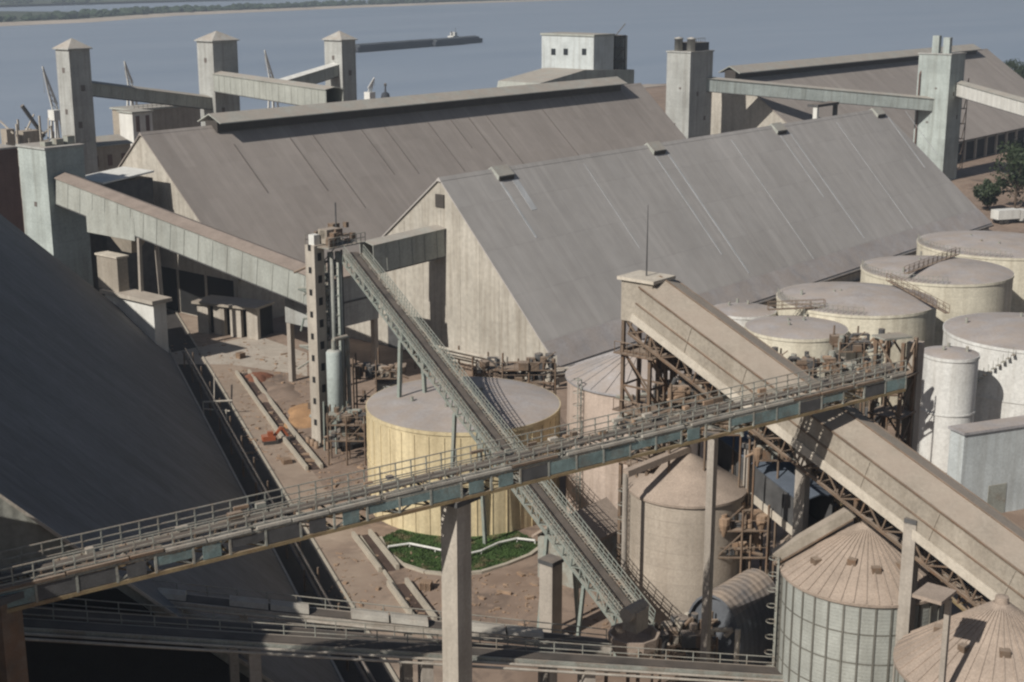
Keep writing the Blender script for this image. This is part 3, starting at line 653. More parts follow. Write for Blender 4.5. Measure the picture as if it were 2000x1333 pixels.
# low bay building with pale piers at the hall A foot
t = thing('bay_building', 'low lean-to with pale piers and dark bays at the hall foot', 'building', W(-29, 24, 0))
b = MB()
ve0 = 28.0
u_a, u_b = uv(G(385, 652))[0], uv(G(503, 664))[0]
pa, pb = G(385, 650), G(500, 664); dd = pb - pa; Lb = np.linalg.norm(dd); dd = dd / Lb; nn_ = nrm(np.cross(Z, dd))
if nn_[1] < 0: nn_ = -nn_
PB_ = lambda a, b_, c: pa + dd * a + nn_ * b_ + Z * c
for k in range(4):
    b = MB(); a = .2 + k * Lb / 3.6
    b.hexa(PB_(a + 1.1, .5, 2.6), dd * 1.1, nn_ * .4, Z * 2.6); b.build('pier', M['concrete_pale'], t)
b = MB(); b.hexa(PB_(Lb / 2, 3.2, 2.6), dd * Lb / 2, nn_ * 2.0, Z * 2.6); b.build('bay', M['near_black'], t)
b = MB(); b.hexa(PB_(Lb / 2, 2.4, 5.4), dd * (Lb / 2 + .5), nn_ * 2.9, Z * .2); b.build('roof', M['gallery_tan'], t)
# lean-to between T4 and hall A
t = thing('lean_to', 'dark sided lean-to with white roof between green tower and hall gable', 'building', W(-20, 66, 0))
ua, ub = uv(onV(203, 375, 60))[0], uv(onV(300, 375, 60))[0]; zt = uv(onV(262, 352, 60))[2]
b = MB(); b.box(ua, ub, 60, 68, 0, zt); b.build('wall', M['dark_steel'], t)
b = MB(); b.prism([W(ua - .4, 59.5, zt), W(ub, 59.5, zt + 1.0), W(ub, 59.5, zt + 1.3), W(ua - .4, 59.5, zt + .3)], V * 9); b.build('roof', M['white'], t)
# galleries by the river
gallery('narrow dark gallery between the first two capped river towers', W(T1[1] - .2, 128, uv(onV(182, 184, 128))[2]), W(T2[0] + .2, 128, uv(onV(400, 214, 128))[2]), 3.2, 2.6, M['gallery'], M['gallery'], 3.0)
gallery('pale gallery sloping from the middle capped tower onto the hall ridge', W(T2[0] + 2.0, 124.8, uv(onV(428, 178, 124.8))[2]), W(uv(onV(655, 212, 73))[0] - 1, 72, uv(onV(655, 212, 73))[2]), 4.2, 4.0, M['gallery'], M['gallery'], 3.0)
gallery('short dark gallery climbing to the capped tower before the barges', W(uv(onV(545, 178, 128))[0], 128, uv(onV(545, 182, 128))[2]), W(T3[0] + .3, 128, uv(onV(652, 148, 128))[2]), 3.2, 2.8, M['gallery'], M['white'], 3.0)
# T5 - T6 gallery and the one leaving the frame
zg5 = uv(onV(1375, 176, 69))[2]; zg6 = uv(onV(1795, 222, 27))[2]
gallery('long pale green gallery linking the two lift towers', W(b5 - 4, 71, zg5), W(a6 + .8, 27.5, zg6 + .3), 3.6, 3.4, M['tower_green'], M['gallery'], 5.5, legs=())
zr0 = uv(onV(1870, 186, 21.5))[2]; pe = onV(2030, 232, -15)
gallery('bright gallery leaving the tall green lift tower towards the trees', W(b6 - 2.0, 21.9, zr0), pe, 4.0, 3.6, M['white'], M['gallery'], 3.0)
# shed next to T5, small box before hall C
t = tower('pump_house', 'small dark shed between the lift tower and the pillared hall gable', uv(onV(1392, 240, 78))[0], uv(onV(1453, 240, 78))[0], 78, 86, uv(onV(1420, 184, 78))[2], M['dark_steel'], cat='shed')
t = thing('ridge_gantry', 'small frame with one white leg on the vented hall ridge', 'gantry', onV(1608, 232, 3))
u_ = uv(onV(1592, 230, 2))[0]; u2 = uv(onV(1632, 230, 2))[0]
b = MB(); b.box(u_, u_ + .8, 1.6, 2.6, 27.0, 31.4); b.build('leg', M['white'], t)
b = MB(); b.box(u2 - .5, u2, 1.6, 2.6, 27.0, 31.4); b.build('leg', M['dark_steel'], t)
b = MB(); b.box(u_ - .1, u2 + .1, 1.4, 4.0, 31.4, 32.0); b.build('canopy', M['dark_steel'], t)
# things behind T1..T4
t = tower('brick_building', 'red brown building in shade behind the dark roof, at the picture edge', uv(onV(-60, 292, 115))[0], uv(onV(34, 292, 115))[0], 115, 132, uv(onV(10, 292, 115))[2], M['brick'], cat='building')
t = thing('wharf_shed', 'small tan shed with pale roof behind the hall gable peak', 'shed', W(20, 130, 0))
uu0, uu1 = uv(onV(175, 300, 128))[0], uv(onV(256, 300, 128))[0]; zt = uv(onV(215, 285, 128))[2]
b = MB(); b.box(uu0, uu1, 128, 138, 0, zt); wl = b.build('wall', M['gallery_tan'], t)
b = MB(); b.prism([W(uu0 - .4, 127.6, zt), W(uu0 - .4, 133, zt + 1.6), W(uu0 - .4, 138.4, zt), W(uu0 - .4, 138.4, zt + .2), W(uu0 - .4, 133, zt + 1.8), W(uu0 - .4, 127.6, zt + .2)], U * (uu1 - uu0 + .8)); b.build('roof', M['gallery'], t)
for k in range(3): b = MB(); b.box(uu0 + 1 + k * (uu1 - uu0) / 3, uu0 + 2.2 + k * (uu1 - uu0) / 3, 127.94, 128.1, zt - 4.5, zt - 2); b.build('window', M['brick'], wl)
# wharf terminal building: flat roof with railing and white cabin
vW = 185.0
uu0, uu1 = uv(onV(262, 235, vW))[0], uv(onV(392, 235, vW))[0]; zt = uv(onV(325, 212, vW))[2]
t = thing('wharf_building', 'grey flat roofed wharf building under the narrow dark gallery', 'building', W(uu0, vW, 0))
b = MB(); b.box(uu0, uu1, vW, vW + 10, 0, zt); b.build('wall', M['gallery_tan'], t)
b = MB(); b.box(uu0 - .5, uu1 + .5, vW - .5, vW + 10.5, zt, zt + .5); b.build('roof', M['gallery'], t)
b = MB()
for k in range(16): b.tube(W(uu0 + (uu1 - uu0) * k / 15, vW - .3, zt + .5), W(uu0 + (uu1 - uu0) * k / 15, vW - .3, zt + 1.7), .05)
for z_ in (1.1, 1.7): b.tube(W(uu0, vW - .3, zt + z_), W(uu1, vW - .3, zt + z_), .05)
b.build('railing', M['rusty'], t)
q = onV(281, 238, 175); b = MB(); c_ = uv(q)
t = thing('wharf_cabin', 'small white cabin with two dark doors behind the hall peak', 'cabin', W(c_[0], 175, 0))
zt = uv(onV(281, 220, 175))[2]; b = MB(); b.box(c_[0] - 3.6, c_[0] + 2.8, 175, 181, 0, zt); b.build('wall', M['white'], t)
for k in (-2.0, 1.2): b = MB(); b.box(c_[0] + k - .6, c_[0] + k + .6, 174.9, 175.1, zt - 5, zt - .8); b.build('door', M['brick'], t)
b = MB(); b.box(c_[0] - 4, c_[0] + 3.2, 174.6, 181.4, zt, zt + .4); b.build('roof', M['gallery'], t)

# ------------------------------------------------------------------ cranes, barges
def crane(label, xb, yb, xt, yt, v):
    p = onV(xb, yb, v); q = onV(xt, yt, v); base = W(uv(p)[0], v, 0)
    t = thing('dock_crane', label, 'crane', base, 'pale cranes along the dock')
    m = p
    b = MB()
    for su in (-1, 1):
        for sv in (-1, 1): b.beam(base + U * su * 2 + V * sv * 2, A_([base[0], base[1], m[2] - 3]) + U * su * .9 + V * sv * .9, .5, .5)
    for z_ in (6, 11): b.beam(base + U * -1.6 + Z * z_, base + U * 1.6 + Z * z_, .3, .3)
    b.build('portal', M['white'], t)
    b = MB(); b.hexa(A_([base[0], base[1], m[2] - 1.5]), U * 1.6, V * 1.6, Z * 1.5); b.build('cab', M['white'], t)
    b = MB(); r0 = .9
    for su in (-1, 1): b.beam(m + U * su * r0, q, .35, .35); b.beam(m + U * su * r0 + Z * 1.6, q, .3, .3)
    for k in range(7):
        f = k / 7; a = m + (q - m) * f; rr_ = r0 * (1 - f); b.beam(a + U * rr_, a - U * rr_ + Z * 1.6 * (1 - f), .2, .2)
    b.build('jib', M['white'], t)
    b = MB(); b.tube(q, q - Z * (q[2] - m[2]) * .6, .06); b.build('hoist_cable', M['steel'], t)
crane('pale dock crane with raised jib behind the narrow dark gallery', 256, 172, 243, 120, 245)
crane('white dock crane with jib beside the pale sloping gallery', 532, 165, 517, 98, 245)
crane('small pale dock crane low on the water behind the last capped tower', 722, 180, 731, 152, 265)
crane('leaning pale dock crane beside the first capped tower', 108, 215, 83, 130, 230)
# jumble of loader steel left of T1
t = thing('ship_loader', 'cluttered pale ship loader frame behind the square green tower', 'ship loader', W(uv(onV(70, 285, 205))[0], 205, 0))
u_ = uv(onV(70, 285, 205))[0]
b = MB(); rr = random.Random(21)
for k in range(6):
    uu = u_ - 9 + k * 3.6
    b.beam(W(uu, 205, 0), W(uu, 205, 16 + rr.uniform(-2, 8)), .45, .45); b.beam(W(uu, 211, 0), W(uu + .6, 211, 15 + rr.uniform(-2, 8)), .45, .45)
for k in range(14): b.beam(W(u_ - 9 + rr.uniform(0, 16), 205, rr.uniform(8, 20)), W(u_ - 9 + rr.uniform(0, 18), 211, rr.uniform(8, 22)), .35, .35)
b.build('frame', M['pipe'], t)
b = MB(); b.box(u_ - 3, u_ + 3, 206, 210, 13, 18); b.box(u_ - 8, u_ - 5.5, 206, 209, 12, 19); b.build('cab', M['gallery_tan'], t)
b = MB(); b.tube(W(u_ + 4, 207, 16), W(u_ - 2, 207, 25), .6); b.build('chute', M['dark_steel'], t)
# buoy-like dark cone on the quay
p = onV(753, 193, 285); s_ = pxm(p, 9)
t = thing('mooring_mark', 'small dark conical mark at the water beyond the hall ridge', 'marker', A_([p[0], p[1], -3]))
b = MB(); b.lathe(p, [(s_, -3), (s_, p[2] + .5), (s_ * .8, p[2] + 2.2), (s_ * .25, p[2] + 2.8), (s_ * .12, p[2] + 6), (0, p[2] + 6)], 12); b.build('body', M['hull'], t, True)
b = MB(); b.lathe(p, [(s_ * .3, p[2] + 5.2), (s_ * .3, p[2] + 6.2), (0, p[2] + 6.6)], 8); b.build('topmark', M['dark_steel'], t)
# barges
bA, bB = G(697, 100, -2), G(925, 82, -2); bd = nrm(bB - bA); bs_ = nrm(np.cross(bd, Z)); BL = np.linalg.norm(bB - bA)
def make_barge(label):
    c = A_([0, 0, 0.0]); t = thing('barge', label, 'barge', c, 'barges tied in one string on the river')
    h = 26.0; b = MB(); prof = [(-h, 0.6), (-h + 3, -.8), (h - 3, -.8), (h, .6), (h, 3.8), (-h, 3.8)]
    b.prism([bd * a - bs_ * 6 + Z * z for a, z in prof], bs_ * 12); b.build('hull', M['hull'], t)
    b = MB(); b.prism([-bd * 22 - bs_ * 4.8 + Z * 3.82, -bd * 22 + bs_ * 4.8 + Z * 3.82, -bd * 22 + bs_ * 4.8 + Z * 5.4, -bd * 22 + Z * 6.4, -bd * 22 - bs_ * 4.8 + Z * 5.4], bd * 44)
    b.build('hatch_cover', M['cargo'], t); return t
nb_ = 5; labs = ['first dark barge of the string, nearest the capped tower', 'dark barge second from the capped tower end of the string', 'middle dark barge of the string, next to its widest gap', 'dark barge next to the last one, below the white wheelhouse', 'last dark barge at the open water end of the string']
pr = make_barge(labs[0]); st = BL / nb_
for k in range(nb_):
    o = pr if k == 0 else copy_tree(pr)
    off = bs_ * (0 if k < 2 else (6 if k % 2 else 0)) * .6
    q = bA + bd * st * (k + .5) + off; o.location = (q[0], q[1], -2.6); o['label'] = labs[k]; o.scale = (1, 1, 1)
    o['_b'] = [0.0, 0, 0]
q = bA + bd * BL * .80 - bs_ * 14; q[2] = -2.6
if q[1] < bA[1]: q = bA + bd * BL * .8 + bs_ * 14
q = bA + bd * BL * .80 + nrm(A_([0, 1.0, 0])) * 16; q[2] = -2.6
t = thing('push_boat', 'small push boat with white wheelhouse behind the barge string', 'boat', q)
b = MB(); b.prism([q + bd * a - bs_ * 4 + Z * z for a, z in ((-12, .3), (-10, -.8), (10, -.8), (12, .8), (12, 3), (-12, 3))], bs_ * 8); b.build('hull', M['hull'], t)
b = MB(); b.hexa(q + Z * 5.0, bd * 5, bs_ * 3, Z * 2); b.hexa(q + bd * 1 + Z * 8.6, bd * 2.4, bs_ * 2.4, Z * 1.6); b.build('wheelhouse', M['white'], t)
b = MB(); b.tube(q - bd * 3 + Z * 7, q - bd * 3 + Z * 11, .5); b.tube(q + bd * 4.5 + Z * 7, q + bd * 4.5 + Z * 14, .18); b.build('funnel', M['dark_steel'], t)

# ------------------------------------------------------------------ tanks and silos
def tank(label, x, y, halfpx, zt, mshell, mroof, dome=1.0, ladder=None, rail=False, group='flat topped storage tanks', c=None, r=None, name='storage_tank'):
    c = G(x, y, zt) if c is None else c; r = pxm(c, halfpx) if r is None else r
    t = thing(name, label, 'tank', A_([c[0], c[1], 0]), group)
    b = MB(); b.lathe(c, [(r, 0), (r, zt)], 72); sh = b.build('shell', mshell, t, True)
    b = MB(); b.lathe(c, [(r + .12, zt - .35), (r + .12, zt + .05), (r, zt + .05)], 72); b.build('rim', mshell, sh)
    b = MB(); b.lathe(c, [(r + .05, zt * .5), (r + .13, zt * .5), (r + .13, zt * .5 + .2), (r + .05, zt * .5 + .2)], 72); b.build('wind_girder', mshell, sh)
    b = MB(); b.lathe(c, [(r + .02, zt + .06), (r * .7, zt + .06 + dome * .55), (r * .35, zt + .06 + dome * .88), (.01, zt + .06 + dome)], 72); rf = b.build('roof', mroof, t, True)
    rr = random.Random(int(x))
    for k in range(3):
        a = rr.uniform(0, 6.28); q = r * rr.uniform(.2, .75); p = A_([c[0] + q * math.cos(a), c[1] + q * math.sin(a), zt + dome * .6]); b = MB(); b.tube(p - Z * .4, p + Z * .7, .2); b.build('roof_nozzle', M['steel'], rf)
    if rail:
        b = MB(); n_ = 28; P = [A_([c[0] + (r - .1) * math.cos(a), c[1] + (r - .1) * math.sin(a), zt + .1]) for a in np.linspace(R(165), R(262), n_)]
        for p in P: b.tube(p, p + Z * 1.1, .04, 5)
        for h in (.6, 1.1):
            for p, q in zip(P, P[1:]): b.tube(p + Z * h, q + Z * h, .035, 5)
        b.build('railing', M['steel'], t)
    if ladder is not None:
        b = MB(); n_ = 26
        for k in range(n_):
            a = ladder + k / n_ * 1.3; z_ = zt * k / n_; e = A_([math.cos(a), math.sin(a), 0]); b.hexa(A_([c[0], c[1], z_]) + e * (r + .5), e * .4, np.cross(Z, e) * .2, Z * .05)
            b.tube(A_([c[0], c[1], z_]) + e * (r + .9), A_([c[0], c[1], z_ + 1.1]) + e * (r + .9), .035, 5)
        b.build('spiral_stair', M['steel'], t)
    return t, c, r
tank('cream tank with grey top, second nearest the lattice tower, railing on its rim', 1672, 583, 152, 14, M['tank_cream'], M['tank_roof'], 1.3, R(150), True)
tank('cream tank with grey top between two other cream tanks in the row', 1829, 527, 143, 14, M['tank_cream'], M['tank_roof'], 1.2, R(150), True)
tank('farthest cream tank of the row, beside the parked white truck', 1945, 477, 148, 14, M['tank_cream'], M['tank_roof'], 1.2, R(150), True)
tank('low tank with plain grey top in front of the cream row', 1555, 640, 98, 13.0, M['tank_cream'], M['tank_roof'], .7)
tank('small flat grey tank top peeping out behind the tan gallery', 1452, 606, 62, 12.0, M['tank_white'], M['tank_roof'], .5)
tank('broad white tank with pinkish grey top at the picture edge', 2010, 648, 160, 14, M['tank_white'], M['tank_roof'], 1.0, R(170))
tank('slim white cylinder tank beside the concrete column of the walkway end', 1857, 690, 53, 14.5, M['tank_white'], M['tank_roof'], .5)
tank('yellow tank with grey top standing in the grass bed', 905, 788, 188, 12.0, M['tank_yellow'], M['tank_roof'], .9, c=TY, r=RY)
for o in list(C.objects):
    if o.name.startswith('storage_tank') and 'yellow' in o.get('label', ''):
        b = MB()
        for k in range(40):
            a = 2 * math.pi * k / 40; e = A_([math.cos(a), math.sin(a), 0]); b.hexa(A_([TY[0], TY[1], 5.7]) + e * (RY + .02), e * .06, np.cross(Z, e) * .05, Z * 5.7)
        b.build('stiffener', M['tank_yellow'], o)
# gangways across the tank tops
def gangway(label, p, q, w=.9, z=None):
    t = thing('gangway', label, 'gangway', (p + q) / 2)
    w *= .7; b = MB(); b.beam(p, q, w, .12); b.build('deck', M['rusty'], t)
    d = nrm(q - p); sd = nrm(np.cross(d, Z)); L_ = np.linalg.norm(q - p); n_ = max(3, int(L_ / 1.8))
    for sg in (-1, 1):
        b = MB()
        for k in range(n_ + 1):
            a = p + (q - p) * k / n_ + sd * sg * w / 2; b.tube(a, a + Z * 1.1, .045, 5)
        for h in (.55, 1.1): b.tube(p + sd * sg * w / 2 + Z * h, q + sd * sg * w / 2 + Z * h, .045, 5)
        b.build('handrail', M['rusty'], t)
gangway('rusty gangway from the low tank across the row of cream tank tops', G(1735, 548, 15.4), G(1850, 612, 14.6))
gangway('thin gangway crossing the top of the middle cream tank', G(1770, 535, 15.2), G(1870, 497, 15.2))
gangway('gangway beneath the rim of the nearest cream tank, above low tank', G(1500, 605, 14.2), G(1610, 600, 14.4))

def silo(label, c, r, z1, cone, mwall, mroof, name='grain_silo', ribs=0, hoops=(), roofribs=0, ladder=None, group='conical topped grain silos', z0=0.0, hatch=(), capr=.5):
    t = thing(name, label, 'silo', A_([c[0], c[1], z0]), group)
    b = MB(); b.lathe(c, [(r, z0), (r, z1)], 64); wl = b.build('wall', mwall, t, True)
    b = MB(); b.lathe(c, [(r + .22, z1 - .22), (r + .24, z1 + .02), (capr, z1 + cone), (capr * .9, z1 + cone + .5), (.01, z1 + cone + .6)], 64); rf = b.build('roof', mroof, t, False)
    if roofribs:
        b = MB()
        for k in range(roofribs):
            a = 2 * math.pi * (k + .5) / roofribs; e = A_([math.cos(a), math.sin(a), 0])
            b.beam(A_([c[0], c[1], z1 + .06]) + e * (r + .2), A_([c[0], c[1], z1 + cone + .02]) + e * capr, .11, .14)
        b.build('roof_rib', mroof, rf)
    if ribs:
        b = MB()
        for k in range(ribs):
            a = 2 * math.pi * k / ribs; e = A_([math.cos(a), math.sin(a), 0]); b.hexa(A_([c[0], c[1], (z0 + z1) / 2]) + e * (r + .03), e * .06, np.cross(Z, e) * .075, Z * (z1 - z0 - .3) / 2)
        b.build('stiffener', M['stiff'], wl)
    if len(hoops):
        b = MB()
        for z_ in hoops: b.lathe(c, [(r, z_), (r + .03, z_), (r + .03, z_ + .11), (r, z_ + .11)], 64)
        b.build('hoop', M['stiff'] if ribs else mwall, wl)
    for a, f in hatch:
        e = A_([math.cos(a), math.sin(a), 0]); p = A_([c[0], c[1], z1 + cone * (1 - f)]) + e * r * f
        b = MB(); b.hexa(p + Z * .25, e * .3, np.cross(Z, e) * .35, Z * .28); b.build('roof_hatch', M['rusty'], rf)
    if ladder is not None:
        e = A_([math.cos(ladder), math.sin(ladder), 0]); s_ = np.cross(Z, e); b = MB()
        for sg in (-1, 1): b.tube(A_([c[0], c[1], z0]) + e * (r + .4) + s_ * sg * .3, A_([c[0], c[1], z1 + 1]) + e * (r + .4) + s_ * sg * .3, .06)
        for z_ in np.arange(z0 + .4, z1 + 1, .5): b.tube(A_([c[0], c[1], z_]) + e * (r + .4) - s_ * .3, A_([c[0], c[1], z_]) + e * (r + .4) + s_ * .3, .03, 4)
        for z_ in np.arange(z0 + 2.5, z1 + 1, 1.4): b.lathe(A_([*(A_([c[0], c[1]]) + e[:2] * (r + .75)), 0]), [(.42, z_), (.44, z_), (.44, z_ + .08), (.42, z_ + .08)], 10)
        b.build('ladder', M['steel'], t)
    return t
S1 = G(1252, 733, 17.0); r1 = pxm(S1, 144)
silo('big faded pink silo with low grey cone, behind the lattice tower', S1, r1, 17.0, 3.4, M['silo_pink'], M['tank_roof'], ladder=R(215), roofribs=28, hoops=(4, 8, 12))
S2 = G(1341, 948, 13.8); r2 = pxm(S2, 113)
silo('plain dusty concrete silo with smooth cone, right of the sloping conveyor foot', S2, r2, 13.8, 3.2, M['silo'], M['bin_roof'], ladder=R(190), capr=.35)
p0 = D(1222, 925, 121.2); p1 = A_([S2[0], S2[1], 17.4])
t = thing('fill_pipe', 'brown fill pipe leaning onto the apex of the plain concrete silo', 'pipe', p0)
b = MB(); b.beam(p0, p1, .7, .6); b.build('casing', M['bin_roof'], t)
b = MB(); b.tube(A_([p0[0], p0[1], 0]), p0, .25, 10); b.build('riser', M['concrete'], t)
S3 = G(1688, 1114, 12.8); r3 = pxm(S3, 158)
silo('ribbed galvanised silo with pinkish dust on its fluted cone', S3, r3, 12.8, 4.0, M['bin'], M['bin_roof'], ribs=34, hoops=np.arange(2.6, 12.9, 2.5), roofribs=44, ladder=R(178), hatch=((R(240), .55), (R(268), .62), (R(200), .7), (R(300), .6)))
S4 = G(1945, 1302, 13.0); r4 = pxm(S4, 188)
silo('nearest silo, only its dusty fluted cone showing at the picture corner', S4, r4, 13.0, 4.8, M['bin'], M['bin_roof'], ribs=34, hoops=np.arange(2.6, 13, 2.5), roofribs=40, hatch=((R(215), .55), (R(160), .6), (R(300), .5), (R(258), .5)))
S5 = G(1592, 1062, 9.0); r5 = pxm(S5, 62)
silo('small tan silo top hidden behind the ribbed galvanised silo', S5, r5, 9.0, 1.8, M['silo'], M['bin_roof'], hatch=((R(250), .5), (R(280), .5)))

# ------------------------------------------------------------------ open truss conveyors
def truss_conveyor(name, label, p0, p1, w, dep, mtruss, mpanel=None, bay=2.2, rail=1.1, belt=True, walk=True, mchord=None, grate=False, mbelt=None):
    d = p1 - p0; Ln = np.linalg.norm(d); d = d / Ln; sd = nrm(np.cross(d, Z)); up = np.cross(sd, d)
    if sd[1] > 0: sd = -sd          # sd points towards the camera side
    t = thing(name, label, 'conveyor', (p0 + p1) / 2)
    P = lambda a, b, c: p0 + d * a + sd * b + up * c
    nb = int(Ln / bay); st = Ln / nb
    rr = random.Random(int(Ln * 10))
    for sg in (1, -1):
        b = MB(); o_ = sg * w / 2
        b.beam(P(0, o_, 0), P(Ln, o_, 0), .16, .18, up)
        for k in range(nb + 1): b.beam(P(k * st, o_ + sg * .07, -dep), P(k * st, o_ + sg * .07, 0), .12, .14, d)
        for k in range(nb):
            a, c = (-dep, 0) if k % 2 else (0, -dep); b.beam(P(k * st, o_, a), P((k + 1) * st, o_, c), .10, .10, sd)
        b.build('truss', mtruss, t)
        b = MB(); b.beam(P(0, o_, -dep - .08), P(Ln, o_, -dep - .08), .24, .24, up); b.build('bottom_chord', mchord or mtruss, t)
        if mpanel is not None and sg > 0:
            for k in range(nb):
                lo = -dep + .1 if rr.random() < .65 else -dep * .62
                if rr.random() < .93:
                    b = MB(); b.hexa(P((k + .5) * st, o_ + sg * .08, (lo - .12) / 2), d * (st / 2 - .08 - .5 * (rr.random() < .25)), sd * .02, up * abs(lo + .12) / 2); b.build('side_panel', M['blue_panel'] if rr.random() < .66 else M['dark_steel'], t)
            kk = 0.0
            while kk < Ln - .5:
                l_ = min(rr.uniform(2.0, 4.2), Ln - kk); b = MB(); b.hexa(P(kk + l_ / 2, o_ - .14, .2 + rr.uniform(-.04, .05)), d * (l_ / 2 - .06), sd * rr.uniform(.26, .36), up * .09); b.build('belt_cover', M['skirt_grey'] if rr.random() < .75 else M['rusty'], t); kk += l_ + (rr.uniform(.1, .9) if rr.random() < .4 else 0)
            for q_ in range(int(Ln / 1.7)):
                kk = rr.uniform(0, Ln); b = MB(); b.hexa(P(kk, -o_ + rr.uniform(.05, .9), rr.uniform(.1, .9)), d * rr.uniform(.08, .5), sd * rr.uniform(.06, .2), up * rr.uniform(.06, .22)); b.build('fitting', M[rr.choice(('steel', 'rusty', 'pipe', 'dark_steel', 'brown'))], t)
        b = MB()
        for k in range(2 * nb + 1): b.beam(P(k * st / 2, o_, .09), P(k * st / 2, o_, rail), .07, .07, d)
        for h in (.3, .62, 1.0):
            b.beam(P(0, o_, rail * h), P(Ln, o_, rail * h), .065, .065, up)
        b.build('handrail', mtruss, t)
    b = MB()
    for k in range(nb + 1): b.beam(P(k * st, -w / 2, -dep), P(k * st, w / 2, -dep), .12, .14, up); b.beam(P(k * st, -w / 2, -.12), P(k * st, w / 2, -.12), .1, .12, up)
    for k in range(nb): b.beam(P(k * st, -w / 2, -dep), P((k + 1) * st, w / 2, -dep), .08, .08, up)
    b.build('cross_beam', mchord or mtruss, t)
    if walk:
        for sg in (1, -1):
            b = MB()
            if grate:
                for o2 in (.1, .42, .74): b.beam(P(0, sg * (w / 2 - o2), 0), P(Ln, sg * (w / 2 - o2), 0), .05, .07, up)
                for k in range(int(Ln / .45)): b.beam(P(k * .45, sg * (w / 2 - .08), .0), P(k * .45, sg * (w / 2 - .78), .0), .09, .05, up)
            else: b.hexa(P(Ln / 2, sg * (w / 2 - .42), .0), d * Ln / 2, sd * .36, up * .03)
            b.build('walkway', M['steel'], t)
    if belt:
        b = MB(); bw = w * (.17 if grate else .27)
        b.hexa(P(Ln / 2, 0, .3), d * Ln / 2, sd * bw, up * .03); b.hexa(P(Ln / 2, 0, -.35), d * Ln / 2, sd * bw, up * .02)
        bl = b.build('belt', mbelt or M['belt'], t)
        for k in range(min(100, int(Ln / 1.3))):
            a = k * Ln / min(100, int(Ln / 1.3)) + .3; b = MB(); b.tube(P(a, -bw - .05, .2), P(a, bw + .05, .2), .07, 6); b.beam(P(a, -bw - .1, -.1), P(a, -bw - .1, .42), .06, .08, d); b.beam(P(a, bw + .1, -.1), P(a, bw + .1, .42), .06, .08, d)
            b.build('idler', M['rusty'], bl)
    return t, P, Ln
# K2: the long foreground walkway conveyor
k20, k21 = D(-25, 1145, 74.6), D(1745, 727, 112.6)
tK2, PK2, LK2 = truss_conveyor('truss_conveyor', 'long open walkway conveyor with blue green panels crossing the whole foreground', k20, k21, 2.55, 1.1, M['steel'], M['blue_panel'], bay=2.3, rail=1.3, mchord=M['ochre'], grate=True)
# K1: sloping conveyor from the elevator head down to the belt line
k10, k11 = D(690, 497, G(660, 870)[1] - .5), D(1250, 1222, 110.1)
tK1, PK1, LK1 = truss_conveyor('truss_conveyor', 'sloping pale green open conveyor falling from elevator head to bottom belts', k10, k11, 2.55, 1.0, M['green_steel'], None, bay=1.7, rail=1.2, grate=True, mbelt=M['belt'])
# pillar of K2
def pillar(label, x, Y, ytop, w=1.35, cap=1.8, m=None, name='support_pillar', par=None, ex=None):
    p = D(x, ytop, Y); ex = U if ex is None else ex; ey = np.cross(Z, ex)
    t = thing(name, label, 'pillar', A_([p[0], p[1], 0]), 'concrete pillars under the conveyors')
    b = MB(); b.hexa(A_([p[0], p[1], p[2] / 2]), ex * w / 2, ey * w / 2, Z * p[2] / 2); b.build('shaft', m or M['concrete'], t)
    b = MB(); b.hexa(A_([p[0], p[1], p[2] + .15]), ex * cap / 2, ey * cap / 2, Z * .2)
    b.build('cap', M['dark_steel'], t)
    b = MB(); b.hexa(A_([p[0], p[1], .3]), ex * (w / 2 + .5), ey * (w / 2 + .5), Z * .3); b.build('footing', M['concrete'], t); return t
pillar('stout square concrete pillar carrying the foreground walkway conveyor', 890, 90.7, 975, 1.45, 2.4, M['concrete_pale'])
pillar('slim dark concrete pillar under the walkway, beside the tan gallery', 1575, 114.5, 800, .95, 1.6)
pillar('brown concrete pillar under the tan gallery, before the ribbed silo', 1783, 102.3, 1020, 1.0, 1.0)
pillar('thin concrete pillar rising before the plain concrete silo cone', 1393, 111.6, 850, .62, 1.2)
pillar('thin concrete pillar behind the silo cone, next to the dark chute', 1463, 125.5, 872, .62, 1.2)
pillar('short thin pillar touching the tan gallery edge near the lattice tower', 1405, 138.7, 700, .5, .9)
pillar('square brown pier under the lower half of the sloping conveyor', 1076, 122.2, 1098, 1.5, 1.7)
pillar('dark pillar at the walkway conveyor start, picture edge', 8, 74.4, 1165, 1.3, 1.9, M['rusty'])
# K1 legs (pale green A-frames)
for f, wl in ((.80, .35), (.9, .3), (.28, .4), (.5, .35)):
    c = PK1(LK1 * f, 0, -1.2)
    for sg in (-1, 1):
        d = nrm(k11 - k10); sd = nrm(np.cross(d, Z)); b = MB(); top = c + sd * sg * 1.3
        b.beam(A_([top[0], top[1], 0]) + sd * sg * .8, top, wl, wl); b.build('leg', M['green_steel'], tK1)

# G2: the big tan gallery and the lattice tower
L0 = D(1268, 614, 128.4); L1 = D(2040, 1200, 95.2)
gal2 = gallery('broad tan covered gallery dropping from the lattice tower past the picture edge', L0, L1, 4.2, 3.1, M['gallery_tan'], M['gallery_tan'], 7.0, roofh=.75, skirt=True, truss=1.7)
dG = nrm(L1 - L0); sG = nrm(np.cross(dG, Z)); uG = np.cross(sG, dG); LG = np.linalg.norm(L1 - L0)
for c_, h_ in ((0, .9), (2.36, .12), (-2.36, .12), (2.16, -1.6)):
    b = MB(); b.hexa(L0 + dG * LG / 2 + sG * c_ + uG * (3.1 + h_), dG * LG / 2, sG * .07, uG * .06); b.build('seam_shadow_strip', M['rusty'], gal2)  # dark strips draw the seams and thin shadow lines along the gallery edges
tL = thing('lattice_tower', 'rusty lattice tower with tan top cabin and tall thin mast', 'tower', A_([L0[0], L0[1], 0]))
lc = A_([L0[0], L0[1], 0]) - U * .6
hz = L0[2]
